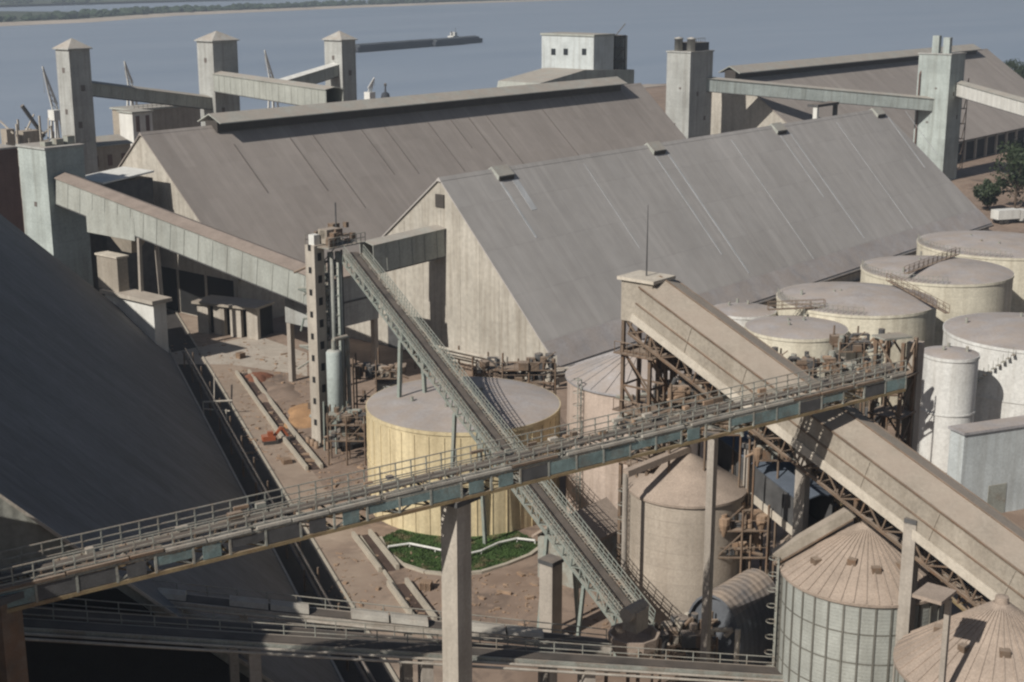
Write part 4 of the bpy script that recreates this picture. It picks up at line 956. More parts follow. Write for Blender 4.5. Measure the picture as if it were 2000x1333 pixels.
for su in (-1, 1):
    for sv in (-1, 1):
        b = MB(); b.beam(lc + U * su * 1.3 + V * sv * 1.5, lc + U * su * 1.3 + V * sv * 1.5 + Z * hz, .3, .3); b.build('leg', M['rusty'], tL)
b = MB()
nz = 9
for k in range(nz):
    z0_, z1_ = hz * k / nz, hz * (k + 1) / nz
    for su in (-1, 1):
        b.beam(lc + U * su * 1.3 - V * 1.5 + Z * z0_, lc + U * su * 1.3 + V * 1.5 + Z * z1_, .14, .14); b.beam(lc + U * su * 1.3 - V * 1.5 + Z * z1_, lc + U * su * 1.3 + V * 1.5 + Z * z1_, .16, .16)
    for sv in (-1, 1):
        b.beam(lc + V * sv * 1.5 - U * 1.3 + Z * z1_, lc + V * sv * 1.5 + U * 1.3 + Z * z0_, .14, .14); b.beam(lc + V * sv * 1.5 - U * 1.3 + Z * z1_, lc + V * sv * 1.5 + U * 1.3 + Z * z1_, .16, .16)
b.build('bracing', M['rusty'], tL)
b = MB(); b.hexa(lc + Z * (hz + 1.5), U * 1.5, V * 1.7, Z * 1.9); b.build('cabin', M['gallery_tan'], tL)
b = MB(); b.hexa(lc + Z * (hz + 3.55), U * 1.8, V * 2.0, Z * .15); b.build('cabin_roof', M['skirt'], tL)
b = MB(); b.tube(lc + Z * (hz + 3.7), lc + Z * (hz + 10.2), .09, 6, .03); b.build('mast', M['dark_steel'], tL)
for k, z_ in enumerate((hz - 3.5, hz - 9, hz - 14)):
    b = MB(); b.hexa(lc + Z * z_, U * 1.9, V * 2.2, Z * .06)
    for a in np.arange(-2.1, 2.2, .7): b.tube(lc - U * 1.85 + V * a + Z * z_, lc - U * 1.85 + V * a + Z * (z_ + 1.1), .04, 5)
    b.tube(lc - U * 1.85 - V * 2.1 + Z * (z_ + 1.1), lc - U * 1.85 + V * 2.1 + Z * (z_ + 1.1), .045, 5)
    b.build('platform', M['rusty'], tL)

# K2 end tower
E0 = D(1748, 705, 115.1); tE = thing('drive_tower', 'brown drive tower with pale column where the foreground walkway ends', 'tower', A_([E0[0], E0[1], 0]))
ec = A_([E0[0], E0[1], 0]); ez = D(1748, 660, 115.15)[2]
for su in (-1, 1):
    for sv in (-1, 1): b = MB(); b.beam(ec + U * su * 1.2 + V * sv * 1.2, ec + U * su * 1.2 + V * sv * 1.2 + Z * ez, .28, .28); b.build('leg', M['rusty'], tE)
b = MB()
for z_ in np.arange(4, ez, 3.4):
    for sv in (-1, 1): b.beam(ec - U * 1.2 + V * sv * 1.2 + Z * z_, ec + U * 1.2 + V * sv * 1.2 + Z * (z_ + 3), .14, .14)
    for su in (-1, 1): b.beam(ec + U * su * 1.2 - V * 1.2 + Z * z_, ec + U * su * 1.2 + V * 1.2 + Z * (z_ + 3), .14, .14)
    b.hexa(ec + Z * z_, U * 1.5, V * 1.5, Z * .06)
b.build('bracing', M['rusty'], tE)
b = MB(); b.hexa(ec + Z * (ez - 3.2) + V * .2, U * .9, V * .8, Z * .8); b.tube(ec + Z * (ez - 3) - U * 1.4, ec + Z * (ez - 3) + U * 1.4, .5, 14); b.build('drive_unit', M['dark_steel'], tE)
cc = D(1789, 668, 116.2); cw = pxm(cc, 16)
b = MB(); b.hexa(A_([cc[0], cc[1], cc[2] / 2]), U * cw * .8, V * cw * .8, Z * cc[2] / 2); b.build('column', M['concrete'], tE)
b = MB(); b.beam(D(1715, 660, 114.1), D(1770, 655, 115.4), 1.6, .15); b.build('platform', M['steel'], tE)

# ------------------------------------------------------------------ the elevator P with the grey transfer house
pc = G(660, 870); up_, vp_ = uv(pc)[:2]
tP = thing('bucket_elevator', 'tall pale bucket elevator with cluttered head above the sloping conveyor', 'elevator', pc)
Yp = pc[1]
pt = D(622, 478, Yp + .5); lw = pxm(pt, 13)
b = MB(); bx = A_([pt[0], pt[1], 0])
ql = D(618, 820, Yp + .5); bx = A_([(pt[0] + ql[0]) / 2, pt[1], 0]); hh_ = pt[2]
lw *= 1.35
b.hexa(bx + Z * hh_ / 2, U * lw * .75, V * lw * .75, Z * hh_ / 2); col = b.build('column', M['concrete_pale'], tP)
for z_ in np.arange(2, hh_ - 1, 2.9):
    b = MB(); b.hexa(bx + Z * z_ - V * (lw * .75 + .01), U * .32, V * .03, Z * .5); b.build('slot', M['near_black'], col)
    b = MB(); b.hexa(bx + Z * (z_ + 1.2) - U * (lw * .75 + .01), U * .03, V * .26, Z * .4); b.build('slot', M['near_black'], col)
for k, (dx, r_) in enumerate(((2.2, .42), (3.3, .42))):
    c = bx + U * dx * .9 - V * dx * .35; b = MB(); b.tube(c, c + Z * (hh_ - 1.2), r_, 10); b.build('elevator_leg', M['gallery'], tP, True)
b = MB(); hc = bx + U * 1.9 - V * .8 + Z * (hh_ + .1)
b.hexa(hc + Z * .9, U * 1.2, V * .8, Z * .9); b.tube(hc - U * 1.2 + Z * 1.2, hc + U * 1.2 + Z * 1.2, .6, 12); b.build('head', M['gallery_tan'], tP)
b = MB(); b.hexa(hc - Z * .3 + U * 1, U * 3.2, V * 2.2, Z * .08)
for a in np.arange(-2.2, 4.21, .8):
    for sv in (-2.2, 2.2): b.tube(hc + U * a + V * sv - Z * .2, hc + U * a + V * sv + Z * 1.0, .05, 5)
for sv in (-2.2, 2.2):
    for h in (.4, 1.0): b.tube(hc - U * 2.2 + V * sv + Z * h, hc + U * 4.2 + V * sv + Z * h, .05, 5)
b.build('platform', M['steel'], tP)
b = MB(); b.hexa(bx + Z * (hh_ + .6), U * .5, V * .5, Z * .7); b.build('pulley_box', M['white'], tP)
b = MB(); b.tube(hc + U * 1.2 + Z * 1.6, hc + U * 1.2 + Z * 5.0, .1, 6); b.build('mast', M['dark_steel'], tP)
rr = random.Random(31); b = MB()
for k in range(16):
    q = hc + U * rr.uniform(-1.5, 4) + V * rr.uniform(-2, 2) + Z * rr.uniform(.1, 1.8); b.hexa(q, U * rr.uniform(.15, .6), V * rr.uniform(.15, .5), Z * rr.uniform(.1, .4))
b.build('motor', M['rusty'], tP)
b = MB()
for z_ in np.arange(1, hh_ - 2, 2.6):
    a = bx + U * 1.0 - V * .5 + Z * z_; e = bx + U * 3.4 - V * 1.4 + Z * z_
    b.beam(a, e, .14, .14); b.beam(a, e + Z * 2.6, .1, .1)
for k in (1.0, 3.4): b.beam(bx + U * k - V * k * .4, bx + U * k - V * k * .4 + Z * (hh_ - 1), .18, .18)
b.build('frame', M['dark_steel'], tP)
# the round filter and machinery at its foot
fc = D(655, 790, Yp - 2.0); fz0 = fc[2]; fz1 = D(655, 688, Yp - 2.0)[2]; fr_ = pxm(fc, 15)
t = thing('dust_filter', 'pale green round dust filter on a steel frame beside the elevator foot', 'filter', A_([fc[0], fc[1], 0]))
b = MB(); b.lathe(fc, [(.3, fz0 - 1.8), (fr_, fz0), (fr_, fz1), (fr_ * .8, fz1 + .25), (.01, fz1 + .3)], 20); b.build('drum', M['tower_green'], t, True)
for su in (-1, 1):
    for sv in (-1, 1): b = MB(); b.beam(A_([fc[0], fc[1], 0]) + U * su * 1.1 + V * sv * 1.1, A_([fc[0], fc[1], fz0 + .4]) + U * su * 1.05 + V * sv * 1.05, .18, .18); b.build('leg', M['green_steel'], t)
b = MB(); b.hexa(A_([fc[0], fc[1], 1.4]) + U * 1.3, U * 1.2, V * .9, Z * 1.1); b.tube(A_([fc[0], fc[1], 2.2]) - U * .5, A_([fc[0], fc[1], 1.0]) + U * 3, .35, 10); b.build('fan', M['dark_steel'], t)
b = MB(); b.path([A_([fc[0], fc[1], fz1]), A_([fc[0], fc[1], fz1 + 1.6]), A_([fc[0], fc[1], fz1 + 1.6]) + U * 2.4, A_([fc[0], fc[1], 3]) + U * 2.6], .28, 10); b.build('duct', M['steel'], t)
# grey transfer house on legs
VH = 0.0
h1 = uv(onV(738, 545, VH)); zb = uv(onV(700, 632, VH))[2]; hz_ = uv(onV(690, 540, VH))[2]; ha, hb_ = -25.0, h1[0]
t = thing('transfer_house', 'plain grey transfer house on tall legs behind the bucket elevator', 'building', W((ha + hb_) / 2, VH + 4, 0))
b = MB(); b.box(ha, hb_, VH, VH + 9, zb, hz_); wl = b.build('wall', M['tower'], t)
b = MB(); b.box(ha - .3, hb_ + .3, VH - .3, VH + 9.3, hz_, hz_ + .3); b.build('roof', M['bin_roof'], t)
b = MB(); b.box(ha - .05, hb_ + .05, VH - .07, VH + .1, (zb + hz_) / 2 - .15, (zb + hz_) / 2 + .15); b.build('band', M['dark_steel'], wl)
for uu in (ha + .5, hb_ - .5):
    for vv in (VH + .5, VH + 8.5): b = MB(); b.box(uu - .4, uu + .4, vv - .4, vv + .4, 0, zb); b.build('leg', M['concrete'], t)
be = onU(856, 498, 0); vb_ = uv(be)[1]; zb0 = uv(onV(745, 537, vb_ - 1.7))[2]
gallery('short dark bridge from grey transfer house into the cream hall gable', W(hb_ - .3, max(vb_ + .2, VH + 1.8), zb0), be + U * .1, 3.2, 4.3, M['gallery'], M['gallery'], 2.6, roofh=.4)
# small things behind: pale cylinder tank, grey boxes
t, _, _ = tank('slim pale process tank between the elevator and the yellow tank', 757, 650, 24, 7.5, M['tower'], M['tank_roof'], .5, group=None, c=D(757, 650, 183.8) * A_([1, 1, 0]) + Z * 7.5, r=1.7, name='process_tank')
t, _, _ = tank('short pale process tank tucked beside the sloping conveyor', 800, 665, 24, 6.5, M['tower'], M['tank_roof'], .5, group=None, c=D(800, 680, 182.8) * A_([1, 1, 0]) + Z * 6.5, r=1.8, name='process_tank')
# dark parked machine and orange digger
def truck(label, p, ang, mc, mb, s=1.0):
    e = A_([math.cos(ang), math.sin(ang), 0]); q = np.cross(Z, e)
    t = thing('truck', label, 'truck', p)
    b = MB(); b.hexa(p + e * 2.6 * s + Z * 1.55 * s, e * 1.0 * s, q * 1.15 * s, Z * 1.05 * s); cb = b.build('cab', mc, t)
    b = MB(); b.hexa(p + e * 3.62 * s + Z * 1.9 * s, e * .03, q * .95 * s, Z * .4 * s); b.build('windscreen', M['window'], cb)
    b = MB(); b.hexa(p - e * 1.2 * s + Z * 1.9 * s, e * 2.6 * s, q * 1.2 * s, Z * .9 * s); b.build('body', mb, t)
    b = MB(); b.hexa(p + Z * .8 * s, e * 3.5 * s, q * .5 * s, Z * .15 * s); b.build('chassis', M['dark_steel'], t)
    for a in (2.6, -1.6, -2.8):
        for sg in (-1, 1): b = MB(); b.tube(p + e * a * s + q * sg * .8 * s + Z * .5 * s, p + e * a * s + q * sg * 1.15 * s + Z * .5 * s, .5 * s, 14); b.build('wheel', M['belt'], t)
    return t
truck('white truck parked beyond the farthest cream tank', G(1972, 436), R(20), M['white'], M['white'], 1.25)
truck('dark truck parked at the foot of the pale elevator', G(693, 874), R(35), M['dark_steel'], M['dark_steel'], .75)
p = G(528, 866); SD = .7; e = nrm(A_([1, .35, 0])) * SD; q_ = np.cross(Z, e); zD = Z * SD
t = thing('digger', 'small orange digger working at the road edge near the soil', 'digger', p)
for sg in (-1, 1): b = MB(); b.hexa(p + q_ * sg * .8 + zD * .35, e * 1.4, q_ * .25, zD * .35); b.build('track', M['belt'], t)
b = MB(); b.hexa(p + zD * 1.15 - e * .3, e * 1.2, q_ * .9, zD * .45); b.hexa(p + zD * 2.0 - q_ * .4, e * .5, q_ * .45, zD * .5); b.build('body', M['orange'], t)
b = MB(); b.beam(p + zD * 1.3 + e * .8, p + zD * 3.0 + e * 2.2, .3, .35); b.beam(p + zD * 3.0 + e * 2.2, p + zD * 1.0 + e * 3.4, .25, .3); b.build('boom', M['orange'], t)
b = MB(); b.hexa(p + zD * .7 + e * 3.3, e * .35, q_ * .45, zD * .35); b.build('bucket', M['dark_steel'], t)
db = MB(); rr = random.Random(77)
spots = [(430, 690, 620, 760, 220), (470, 760, 640, 900, 320), (600, 880, 720, 1000, 130), (640, 1080, 860, 1230, 150), (860, 1120, 1070, 1240, 160), (880, 690, 1090, 735, 160), (1140, 1120, 1230, 1230, 90), (1880, 330, 2000, 420, 60), (330, 660, 520, 700, 60), (1500, 985, 1640, 1060, 90)]
for x0, y0, x1, y1, nn in spots:
    for k in range(nn):
        q = G(rr.uniform(x0, x1), rr.uniform(y0, y1)); s_ = rr.uniform(.04, .15) * (2.2 if rr.random() < .06 else 1); a = rr.uniform(0, 3.14); e = A_([math.cos(a), math.sin(a), 0])
        if np.hypot(q[0] - TY[0], q[1] - TY[1]) < RY + 1: continue
        db.hexa(q + Z * s_ * .4, e * s_ * rr.uniform(.6, 2.6), np.cross(Z, e) * s_ * rr.uniform(.4, .9), Z * s_ * .45)
do = db.build('debris', M['brown']); do['kind'] = 'stuff'; tag(do, 'brown rubble and litter strewn over the yard between tanks and road', 'debris')
mound('soil_heap', G(505, 738), 2.0, 2.6, .8, M['red_soil'], 'small red earth heap at the far end of the road kerb', 15)
drum = thing('oil_drum', 'rusty upright drum in the row before the dust filter', 'drum', A_([0, 0, 0]), 'drums before the dust filter')
b = MB(); b.lathe(A_([0, 0, 0]), [(.3, 0), (.3, .88), (.01, .88)], 14); b.build('shell', M['brown'], drum, True)
b = MB()
for z_ in (.28, .58, .86): b.lathe(A_([0, 0, 0]), [(.3, z_), (.325, z_ + .02), (.3, z_ + .05)], 14)
b.build('hoop', M['rusty'], drum)
for k in range(7):
    o = drum if k == 0 else copy_tree(drum); q = G(602 + k * 8, 866 + (k % 3) * 5); o.location = tuple(q); o['_b'] = [0.0, 0, 0]
for k, (x, y, lab) in enumerate(((560, 905, 'stack of brown pallets on the road side near the yellow tank'), (832, 1150, 'stack of brown pallets on bare ground left of the stout pillar'), (470, 700, 'stack of brown pallets beside the low bay building'))):
    q = G(x, y); t = thing('pallet_stack', lab, 'pallets', q); a = .4 + k; e = A_([math.cos(a), math.sin(a), 0]); f_ = np.cross(Z, e)
    for l in range(4 + k):
        b = MB()
        for m_ in (-.5, 0, .5): b.hexa(q + f_ * m_ + Z * (.05 + l * .16), e * .6, f_ * .05, Z * .05)
        for m_ in np.arange(-.5, .51, .2): b.hexa(q + e * m_ + Z * (.12 + l * .16), e * .07, f_ * .6, Z * .02)
        b.build('pallet', M['brown'], t)
# pipe stand in the shade strip by the road
pp = G(425, 815); t = thing('pipe_stand', 'thin pale pipe stand in the shade beside the dark hall', 'pipe stand', pp)
b = MB()
for x, y, z_ in ((398, 815, 2.2), (443, 830, 2.2)): q = G(x, y); b.tube(q, q + Z * z_, .1)
b.tube(G(398, 815) + Z * 2.2, G(455, 812) + Z * 2.2, .14); b.tube(G(398, 815) + Z * 1.2, G(450, 822) + Z * 1.4, .1); b.tube(G(420, 815) + Z * 2.2, G(420, 760) + Z * 2.4, .08)
b.build('pipe', M['pipe'], t)
# pipe rack at the cream gable foot
t = thing('pipe_rack', 'rack of pale pipes running along the foot of the cream gable', 'pipe rack', W(-6, -18, 0))
for k in range(6):
    b = MB(); z_ = 2.6 + .5 * (k % 3); uo = -4.2 - .55 * k
    b.path([W(uo, 2 - k, z_), W(uo, -14, z_), W(uo - .6, -23 - k * .3, z_ - .3), W(uo + 4, -27, z_ - .2)], .16 if k % 2 else .24, 8); b.build('pipe', M['pipe'] if k % 3 else M['rusty'], t)
for vv in (-1, -7, -13, -19, -24):
    b = MB(); b.beam(W(-3.8, vv, 0), W(-3.8, vv, 4), .2, .2); b.beam(W(-7.4, vv, 0), W(-7.4, vv, 4), .2, .2); b.beam(W(-3.6, vv, 2.2), W(-7.6, vv, 2.2), .2, .2); b.build('trestle', M['rusty'], t)
b = MB(); b.path([W(-1.2, -24.5, 0), W(-1.2, -24.5, 3.2), W(-3, -25, 3.2)], .3, 10); b.build('downpipe', M['concrete'], t)

# ------------------------------------------------------------------ belt lines along the bottom
def belt_line(label, p, q, w=1.3, legs=(), tubes=2, m=None, hood=False, legw=.5):
    d = nrm(q - p); sd = nrm(np.cross(d, Z)); L_ = np.linalg.norm(q - p)
    t = thing('belt_conveyor', label, 'conveyor', (p + q) / 2)
    for sg in (-1, 1): b = MB(); b.beam(p + sd * sg * w / 2, q + sd * sg * w / 2, .16, .42); b.build('side_beam', m or M['steel'], t)
    b = MB(); b.beam(p + Z * .22, q + Z * .22, w * .8, .05); b.build('belt', M['belt'], t)
    for k in range(int(L_ / 2.0)): a = p + d * (k * 2.0 + .5); b = MB(); b.tube(a - sd * w / 2 + Z * .12, a + sd * w / 2 + Z * .12, .09, 6); b.build('idler', M['rusty'], t)
    b = MB()
    for k in range(int(L_ / 2.2) + 1): a = p + d * k * 2.2 - sd * (w / 2 + .05); b.tube(a, a + Z * 1.0, .045, 5)
    for h in (.5, 1.0): b.tube(p - sd * (w / 2 + .05) + Z * h, q - sd * (w / 2 + .05) + Z * h, .045, 5)
    b.build('handrail', M['steel'], t)
    if tubes:
        b = MB()
        for k in range(tubes): b.tube(p + sd * (w / 2 + .3 + .35 * k) - Z * (.1 + .2 * k), q + sd * (w / 2 + .3 + .35 * k) - Z * (.1 + .2 * k), .1, 6)
        b.build('pipe', M['pipe'], t)
    if hood:
        n_ = int(L_ / 3)
        for k in range(n_):
            if k % 3 != 1: a = p + d * (k * 3.0 + 1.5) + Z * .5; b = MB(); b.prism([a - d * 1.42 + sd * w * f_ + Z * z_ for f_, z_ in ((-.46, -.2), (-.3, .14), (0, .26), (.3, .14), (.46, -.2))], d * 2.84); b.build('belt_cover', M['skirt_grey'], t)
    for f in legs:
        for sg in (-1, 1):
            a = p + (q - p) * f + sd * sg * (w / 2 - .1) - Z * .2; b = MB(); b.beam(A_([a[0], a[1], 0]), a, legw, legw, up=d); b.build('leg', M['concrete'], t)
    return t
belt_line('rear bottom belt line with pale covers, starting under the foreground walkway', G(285, 1166, 16), G(1190, 1262, 9.5), 1.5, (.2, .55, .85), 1, M['concrete_pale'], True, .5)
belt_line('middle bottom belt line of dark steel beside the covered one', G(38, 1196, 18), G(1200, 1290, 9.0), 1.4, (.33, .62, .88), 2, M['dark_steel'], False, .6)
belt_line('nearest bottom belt line ending at the ribbed galvanised silo', G(36, 1222, 18.4), G(1520, 1316, 8.5), 1.4, (.28, .5, .72), 2, M['steel'], False, .8)
# foot drive of K1: hopper and drive
fc = G(1238, 1236, 9.0)
t = thing('feed_hopper', 'dusty brown feed hopper and drive at the sloping conveyor foot', 'hopper', A_([fc[0], fc[1], 0]))
b = MB(); b.lathe(fc, [(.5, 5.6), (2.0, 8.0), (2.1, 9.0), (1.9, 9.0), (1.7, 8.3), (.1, 7.2)], 10); b.build('bowl', M['bin_roof'], t)
b = MB(); b.hexa(fc + Z * 1.2 + U * .2, U * .8, V * .7, Z * .9); b.tube(fc + Z * 1.9 - U * 1.2, fc + Z * 1.9 + U * 1.2, .6, 14); b.build('drive_drum', M['gallery_tan'], t)
for su in (-1, 1):
    for sv in (-1, 1): b = MB(); b.beam(A_([fc[0], fc[1], 0]) + U * su * 1.6 + V * sv * 1.6, A_([fc[0], fc[1], 8.4]) + U * su * 1.5 + V * sv * 1.5, .22, .22); b.build('leg', M['rusty'], t)
rr = random.Random(8)
def clutter(label, x0, x1, y0, y1, Yd, n, seed, name='machinery', mats=('rusty', 'gallery_tan', 'steel', 'dark_steel'), sz=(.2, .8), zmin=0.2, fm='rusty'):
    """valves, gear boxes, pipes and stair pieces on a light frame"""
    rr = random.Random(seed); c = D((x0 + x1) / 2, y1, Yd); t = thing(name, label, 'machinery', A_([c[0], c[1], 0]))
    B = {k: MB() for k in mats}; F = MB()
    p0 = D(x0, (y0 + y1) / 2, Yd); p1 = D(x1, (y0 + y1) / 2, Yd); zt = D(x0, y0, Yd)[2]; zb = max(zmin, D(x0, y1, Yd)[2])
    ax = nrm(A_([p1[0] - p0[0], p1[1] - p0[1], 0])); ay = np.cross(Z, ax); Lx = np.linalg.norm(p1 - p0); dp = min(4.0, Lx * .6)
    o = A_([p0[0], p0[1], 0])
    nl = max(2, int((zt - zb) / 2.6)); nx = max(2, int(Lx / 2.5))
    for i in range(nx + 1):
        for j in (0, dp): F.beam(o + ax * Lx * i / nx + ay * j, o + ax * Lx * i / nx + ay * j + Z * (zt - rr.uniform(0, 1.5)), .16, .16)
    for l in range(nl):
        z_ = zb + (zt - zb) * l / nl
        for j in (0, dp): F.beam(o + ay * j + Z * z_, o + ax * Lx + ay * j + Z * z_, .14, .14)
        if rr.random() < .8: F.hexa(o + ax * Lx * rr.uniform(.3, .7) + ay * dp / 2 + Z * z_, ax * Lx * rr.uniform(.2, .4), ay * dp * .5, Z * .05)
        i = rr.randrange(nx); F.beam(o + ax * Lx * i / nx + Z * z_, o + ax * Lx * (i + 1) / nx + Z * (z_ + 2.4), .1, .1)
        for k in range(int(Lx / 1.2)): a = o + ax * k * 1.2 + Z * z_; F.tube(a, a + Z * 1.0, .035, 4)
        F.tube(o + Z * (z_ + 1.0), o + ax * Lx + Z * (z_ + 1.0), .04, 5)
    for k in range(n):
        l = rr.randrange(nl); z_ = zb + (zt - zb) * l / nl; q = o + ax * rr.uniform(0, Lx) + ay * rr.uniform(0, dp) + Z * (z_ + .1); b = MB(); mk = rr.choice(mats); s_ = rr.uniform(*sz)
        kind = rr.random()
        if kind < .4: b.hexa(q + Z * s_ * .7, ax * s_ * rr.uniform(.5, 1.2), ay * s_ * rr.uniform(.4, 1), Z * s_ * .7); nm_ = 'gearbox'
        elif kind < .65: b.tube(q, q + Z * s_ * 2.4, s_ * .5, 10); nm_ = 'drum'
        elif kind < .85: b.path([q, q + Z * s_ * 2, q + Z * s_ * 2 + ax * rr.uniform(-2, 2), q + ax * rr.uniform(-2.5, 2.5) - Z * .1], .12 + .1 * rr.random(), 7); nm_ = 'pipe'
        else: b.lathe(q, [(.12, z_ - .6), (s_, z_ + .6), (s_, z_ + 1.2), (.05, z_ + 1.3)], 10); nm_ = 'funnel'
        b.build(nm_, M[mk], t)
    F.build('frame', M[fm], t)
    return t
clutter('pale stair frame with pipes wrapped round the bucket elevator column', 604, 666, 500, 840, Yp + 1.6, 46, 51, mats=('steel', 'tower_green', 'rusty', 'green_steel'), fm='green_steel')
clutter('tangle of brown machinery beside the lattice tower under the tan gallery', 1292, 1350, 655, 790, 132.2, 70, 1, mats=('rusty', 'brown', 'brown', 'dark_steel'))
clutter('rusty machinery between lattice tower and the walkway, over the pink silo', 1310, 1450, 720, 850, 124.6, 100, 2, mats=('rusty', 'brown', 'brown', 'steel', 'dark_steel'))
clutter('dusty machinery heap at the foot of the plain concrete silo', 1275, 1400, 1225, 1300, 112.6, 46, 3, mats=('rusty', 'bin_roof', 'gallery_tan', 'dark_steel'))
clutter('brown pipe machinery under the tan gallery between two thin pillars', 1400, 1500, 985, 1090, 121.6, 46, 4, mats=('rusty', 'brown', 'brown', 'dark_steel'))
clutter('pipe tangle behind the rusty drive tower and the tan gallery', 1590, 1690, 880, 1010, 126.2, 44, 5, mats=('rusty', 'brown', 'brown', 'dark_steel'))
clutter('low pipework between the yellow tank and the pink silo', 930, 1085, 700, 748, 172.6, 40, 6, mats=('rusty', 'pipe', 'dark_steel'))
clutter('dark green plant at the elevator foot before the yellow tank', 640, 712, 800, 862, 171.3, 40, 7, mats=('green_steel', 'dark_steel', 'rusty'))
clutter('brown steelwork behind the slim process tanks and elevator legs', 690, 780, 690, 790, 180.9, 40, 12, mats=('rusty', 'dark_steel', 'gallery_tan'))
clutter('jumble of brown fittings on the walkway end beside the drive tower', 1700, 1770, 715, 830, 119.8, 36, 13)
clutter('dusty plant in the shade under the tan gallery, behind the ribbed silo', 1740, 1850, 1030, 1130, 116.5, 50, 14, mats=('rusty', 'brown', 'gallery_tan', 'dark_steel'))

clutter('brown brackets and pipes on the lattice tower side under its cabin', 1288, 1345, 600, 700, D(1300, 640, L0[1])[1] + 1.5, 60, 41, mats=('rusty', 'brown', 'brown', 'dark_steel'))
clutter('brown pipes and valves below the walkway between dark chute and slim pillar', 1475, 1570, 815, 900, 122.0, 70, 42, mats=('rusty', 'brown', 'steel', 'dark_steel'))
clutter('rusty valve platform before the pink silo, beside the lattice tower foot', 1235, 1330, 770, 850, 134.0, 70, 43, mats=('rusty', 'brown', 'steel', 'dark_steel'))
clutter('brown pipe bridge and fittings in front of the low tank, behind the walkway rails', 1485, 1640, 690, 760, 158.0, 80, 61, mats=('rusty', 'brown', 'steel', 'dark_steel'))
clutter('brown pipework between the nearest cream tank and the drive tower', 1640, 1735, 645, 730, 160.0, 60, 62, mats=('rusty', 'brown', 'steel', 'dark_steel'))
clutter('low brown plant on the ground between the pink silo and the sloping conveyor', 1085, 1150, 1040, 1110, 142.0, 40, 63, mats=('rusty', 'brown', 'steel'))
# shed beside the plain silo, arched dust shed, dark chute, white shed
t = thing('small_shed', 'small shed with tan pitched roof between the sloping conveyor and silo', 'shed', G(1165, 1125))
q = G(1172, 1128); u_, v_ = uv(q)[:2]
o_ = W(u_ - 4.5, v_ + 3, 0)
b = MB(); b.box(u_ - 4.0, u_ + 4.0, v_, v_ + 5, 0, 4.6); b.build('wall', M['steel'], t)
b = MB(); b.prism([W(u_ - 4.4, v_ - .5, 4.3), W(u_ - 4.4, v_ + 2.5, 6.6), W(u_ - 4.4, v_ + 5.5, 4.3), W(u_ - 4.4, v_ + 5.5, 4.6), W(u_ - 4.4, v_ + 2.5, 6.9), W(u_ - 4.4, v_ - .5, 4.6)], U * 8.8); b.build('roof', M['bin_roof'], t)
t = thing('arched_shed', 'dark arched shed with dusty crown beside the plain concrete silo', 'shed', G(1455, 1290))
ax = U; ay = V; oc = A_([20.2, 119.0, 0]) - U * 4
n_ = 16; ra_, rz_ = 3.0, 7.4; AS = mat('arched_sheet', (0.13, 0.14, 0.155), .2, .4, streak=.3, dust=1.0, rib=(ax, .8, .02))
arc = [(-ra_ * math.cos(math.pi * k / n_), rz_ * math.sin(math.pi * k / n_) ** .6) for k in range(n_ + 1)]
PP = lambda a, b_, z_: oc + ax * a + ay * b_ + Z * z_
b = MB()
for k in range(n_):
    (b0, z0_), (b1, z1_) = arc[k], arc[k + 1]; f = .95
    b.prism([PP(0, b0, z0_), PP(0, b1, z1_), PP(0, b1 * f, z1_ * .97), PP(0, b0 * f, z0_ * .97)], ax * 7.5)
b.build('roof', AS, t)
b = MB(); b.prism([PP(7.2, b_ * .94, z_ * .96) for b_, z_ in arc], ax * .2); b.build('end_wall', M['dark_steel'], t)
b = MB(); b.prism([PP(.5, b_ * .94, z_ * .96) for b_, z_ in arc], ax * .2); b.build('end_wall', AS, t)
for b_ in (-2.6, 2.6): b = MB(); b.beam(PP(-.1, b_, 0), PP(-.1, b_, 5.0), .35, .35); b.build('post', M['skirt'], t)
p0, p1 = D(1425, 905, 132.6), D(1590, 1040, 118.9)
gallery('short dark blue chute gallery passing behind the slim dark pillar', p0, p1, 3.4, 3.2, M['dark_steel'], mat('chute_roof', (.10, .12, .15), .2, .5), 3.0, roofh=.5, skirt=True, name='chute_gallery')
t = thing('white_shed', 'white corrugated shed with flat roof behind the tan gallery', 'shed', D(1900, 960, 153.8) * A_([1, 1, 0]))
q = D(1884, 850, 152.5); ex = nrm(A_([math.sin(AZ + R(28)), math.cos(AZ + R(28)), 0])); ey = np.cross(Z, ex); o_ = A_([q[0], q[1], 0]); z_ = q[2]
b = MB(); b.box(0, 14, 0, 2.4, 0, z_, ex, ey, o_); wl = b.build('wall', M['tower_white'], t)
b = MB(); b.box(-.2, 14.2, -.2, 2.6, z_, z_ + .3, ex, ey, o_); b.build('roof', M['tank_roof'], t)
b = MB(); b.box(4, 6.6, -.06, .1, 0, 3.6, ex, ey, o_); b.build('door', M['steel'], wl)
# fill conveyor up the ribbed silo's roof
p0 = A_([S3[0] - r3 * .99, S3[1] + .8, 13.0]); p1 = A_([S3[0] - .4, S3[1] + .5, 17.3])
t = thing('fill_chute', 'tan fill chute leaning up the fluted cone of the ribbed silo', 'chute', p0)
b = MB(); b.beam(p0 + Z * .5 + V * .8, p1 + Z * .3 + V * .8, 1.0, .8); b.build('casing', M['gallery_tan'], t)
b = MB(); b.beam(p0 - Z * .1 + V * .8, p1 - Z * .25 + V * .8, 1.15, .14); b.build('bed', M['rusty'], t)
b = MB(); b.tube(p1 + V * .5 + Z * .2, p1 + V * .5 + Z * 3.0, .22, 8); b.build('spout', M['rusty'], t)
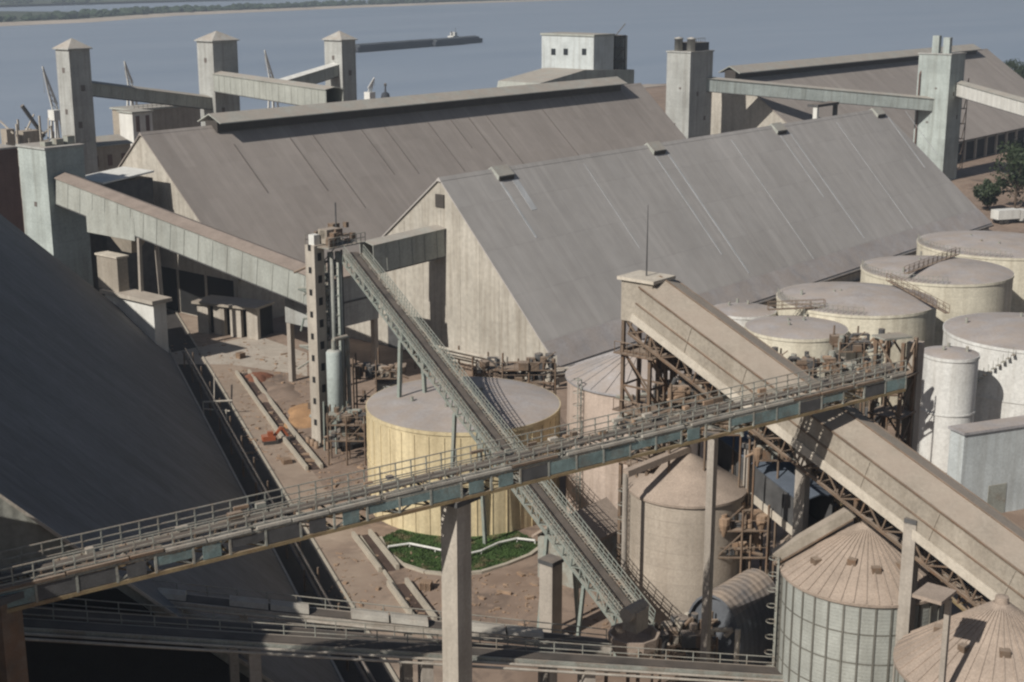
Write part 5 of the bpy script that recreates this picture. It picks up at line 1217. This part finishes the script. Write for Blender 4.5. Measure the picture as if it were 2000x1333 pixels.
# small platform with roof between the two near silos
q = D(1825, 1160, 86.5)
t = thing('roof_platform', 'small roofed platform on a post between the two fluted silos', 'platform', A_([q[0], q[1], 0]))
b = MB(); b.hexa(q, U * 1.2, V * 1.0, Z * .12); b.build('roof', M['bin_roof'], t)
pl = D(1853, 1170, 86.6); b = MB(); b.beam(A_([pl[0], pl[1], 0]), pl, .35, .35); b.build('post', M['concrete'], t)
# trestle walkway below the big gallery
truss_conveyor('truss_conveyor', 'brown lattice catwalk slung under the broad tan gallery', D(1560, 870, 126.8), D(2030, 1262, 95.7), 1.8, 1.2, M['rusty'], None, bay=1.6, rail=1.1, mchord=M['ochre'])
# pale wedge shed at the bottom edge
q = G(395, 1268)
t = thing('kiosk', 'tiny pale roofed kiosk in the dark before the shaded gable', 'kiosk', q)
b = MB(); b.hexa(q + Z * 1.2, U * 1.4, V * 1.2, Z * 1.2); b.build('wall', M['dark_steel'], t)
b = MB(); b.hexa(q + Z * 2.5, U * 1.8, V * 1.5, Z * .1); b.build('roof', M['concrete_pale'], t)

# ------------------------------------------------------------------ trees at the right
def tree(label, base, h, r, seed, group='dark trees by the pillared hall'):
    rr = random.Random(seed); t = thing('tree', label, 'tree', base, group)
    b = MB(); b.tube(base, base + Z * h * .5, .35, 8, .2)
    ctr = []
    for k in range(13):
        a = rr.uniform(0, 6.28); q = base + A_([math.cos(a), math.sin(a), 0]) * r * rr.uniform(.15, .8) + Z * h * rr.uniform(.28, .88); b.tube(base + Z * h * rr.uniform(.15, .45), q, .16, 6, .06); ctr.append(q)
    b.build('trunk', M['bark'], t)
    ctr += [base + Z * h * .78, base + Z * h * .62 + A_([r * .3, 0, 0])]
    b = MB()
    for q in ctr:
        rc = r * rr.uniform(.2, .5)
        for k in range(190):
            d_ = nrm(A_([rr.gauss(0, 1), rr.gauss(0, 1), rr.gauss(0, .8)])); p = q + d_ * rc * rr.uniform(.45, 1.05)
            a = nrm(A_([rr.gauss(0, 1), rr.gauss(0, 1), rr.gauss(0, 1)])); c = nrm(np.cross(a, d_)); s_ = rr.uniform(.25, .6)
            b.add([p - a * s_, p + c * s_ * .6, p + a * s_, p - c * s_ * .6], [(0, 1, 2, 3)])
    b.build('crown', M['leaf'], t)
tree('big dark tree in front of the pillared bays', G(1982, 408), 16, 8.5, 1)
tree('dark tree at the frame edge just beyond the big one', G(2015, 372), 17, 8.5, 2)
tree('low dark bush tree beside the rusty lift tower stair', G(1928, 412), 8, 4.2, 3)
for k, (x, y, h, r_) in enumerate(((1972, 176, 16, 9), (1995, 186, 15, 9), (2025, 182, 18, 10))):
    tree(['slim dark tree standing beyond the end of the far hall', 'dark tree close behind the bright gallery at the frame edge', 'dark tree just outside the river bank corner'][k], G(x, y, 0), h, r_, 20 + k, 'dark trees beyond the far hall')
tree('small dark tree by the lean-to behind the dark roof', G(180, 470), 10, 4, 41, None)

# ------------------------------------------------------------------ haze
hb = MB(); hb.hexa(A_([1500, 4000, 40.0]), A_([8000, 0, 0]), A_([0, 5200, 0]), Z * 46.5)
hm = bpy.data.materials.new('haze_air'); hm.use_nodes = True; N = hm.node_tree.nodes; N.remove(N['Principled BSDF'])
pv = N.new('ShaderNodeVolumePrincipled'); pv.inputs['Color'].default_value = (0.72, 0.82, 0.95, 1); pv.inputs['Density'].default_value = 0.00019; pv.inputs['Anisotropy'].default_value = 0.2
hm.node_tree.links.new(pv.outputs[0], N['Material Output'].inputs['Volume'])
ho = hb.build('haze', hm); ho['kind'] = 'stuff'
for o in C.objects:
    if '_b' in o.keys(): del o['_b']
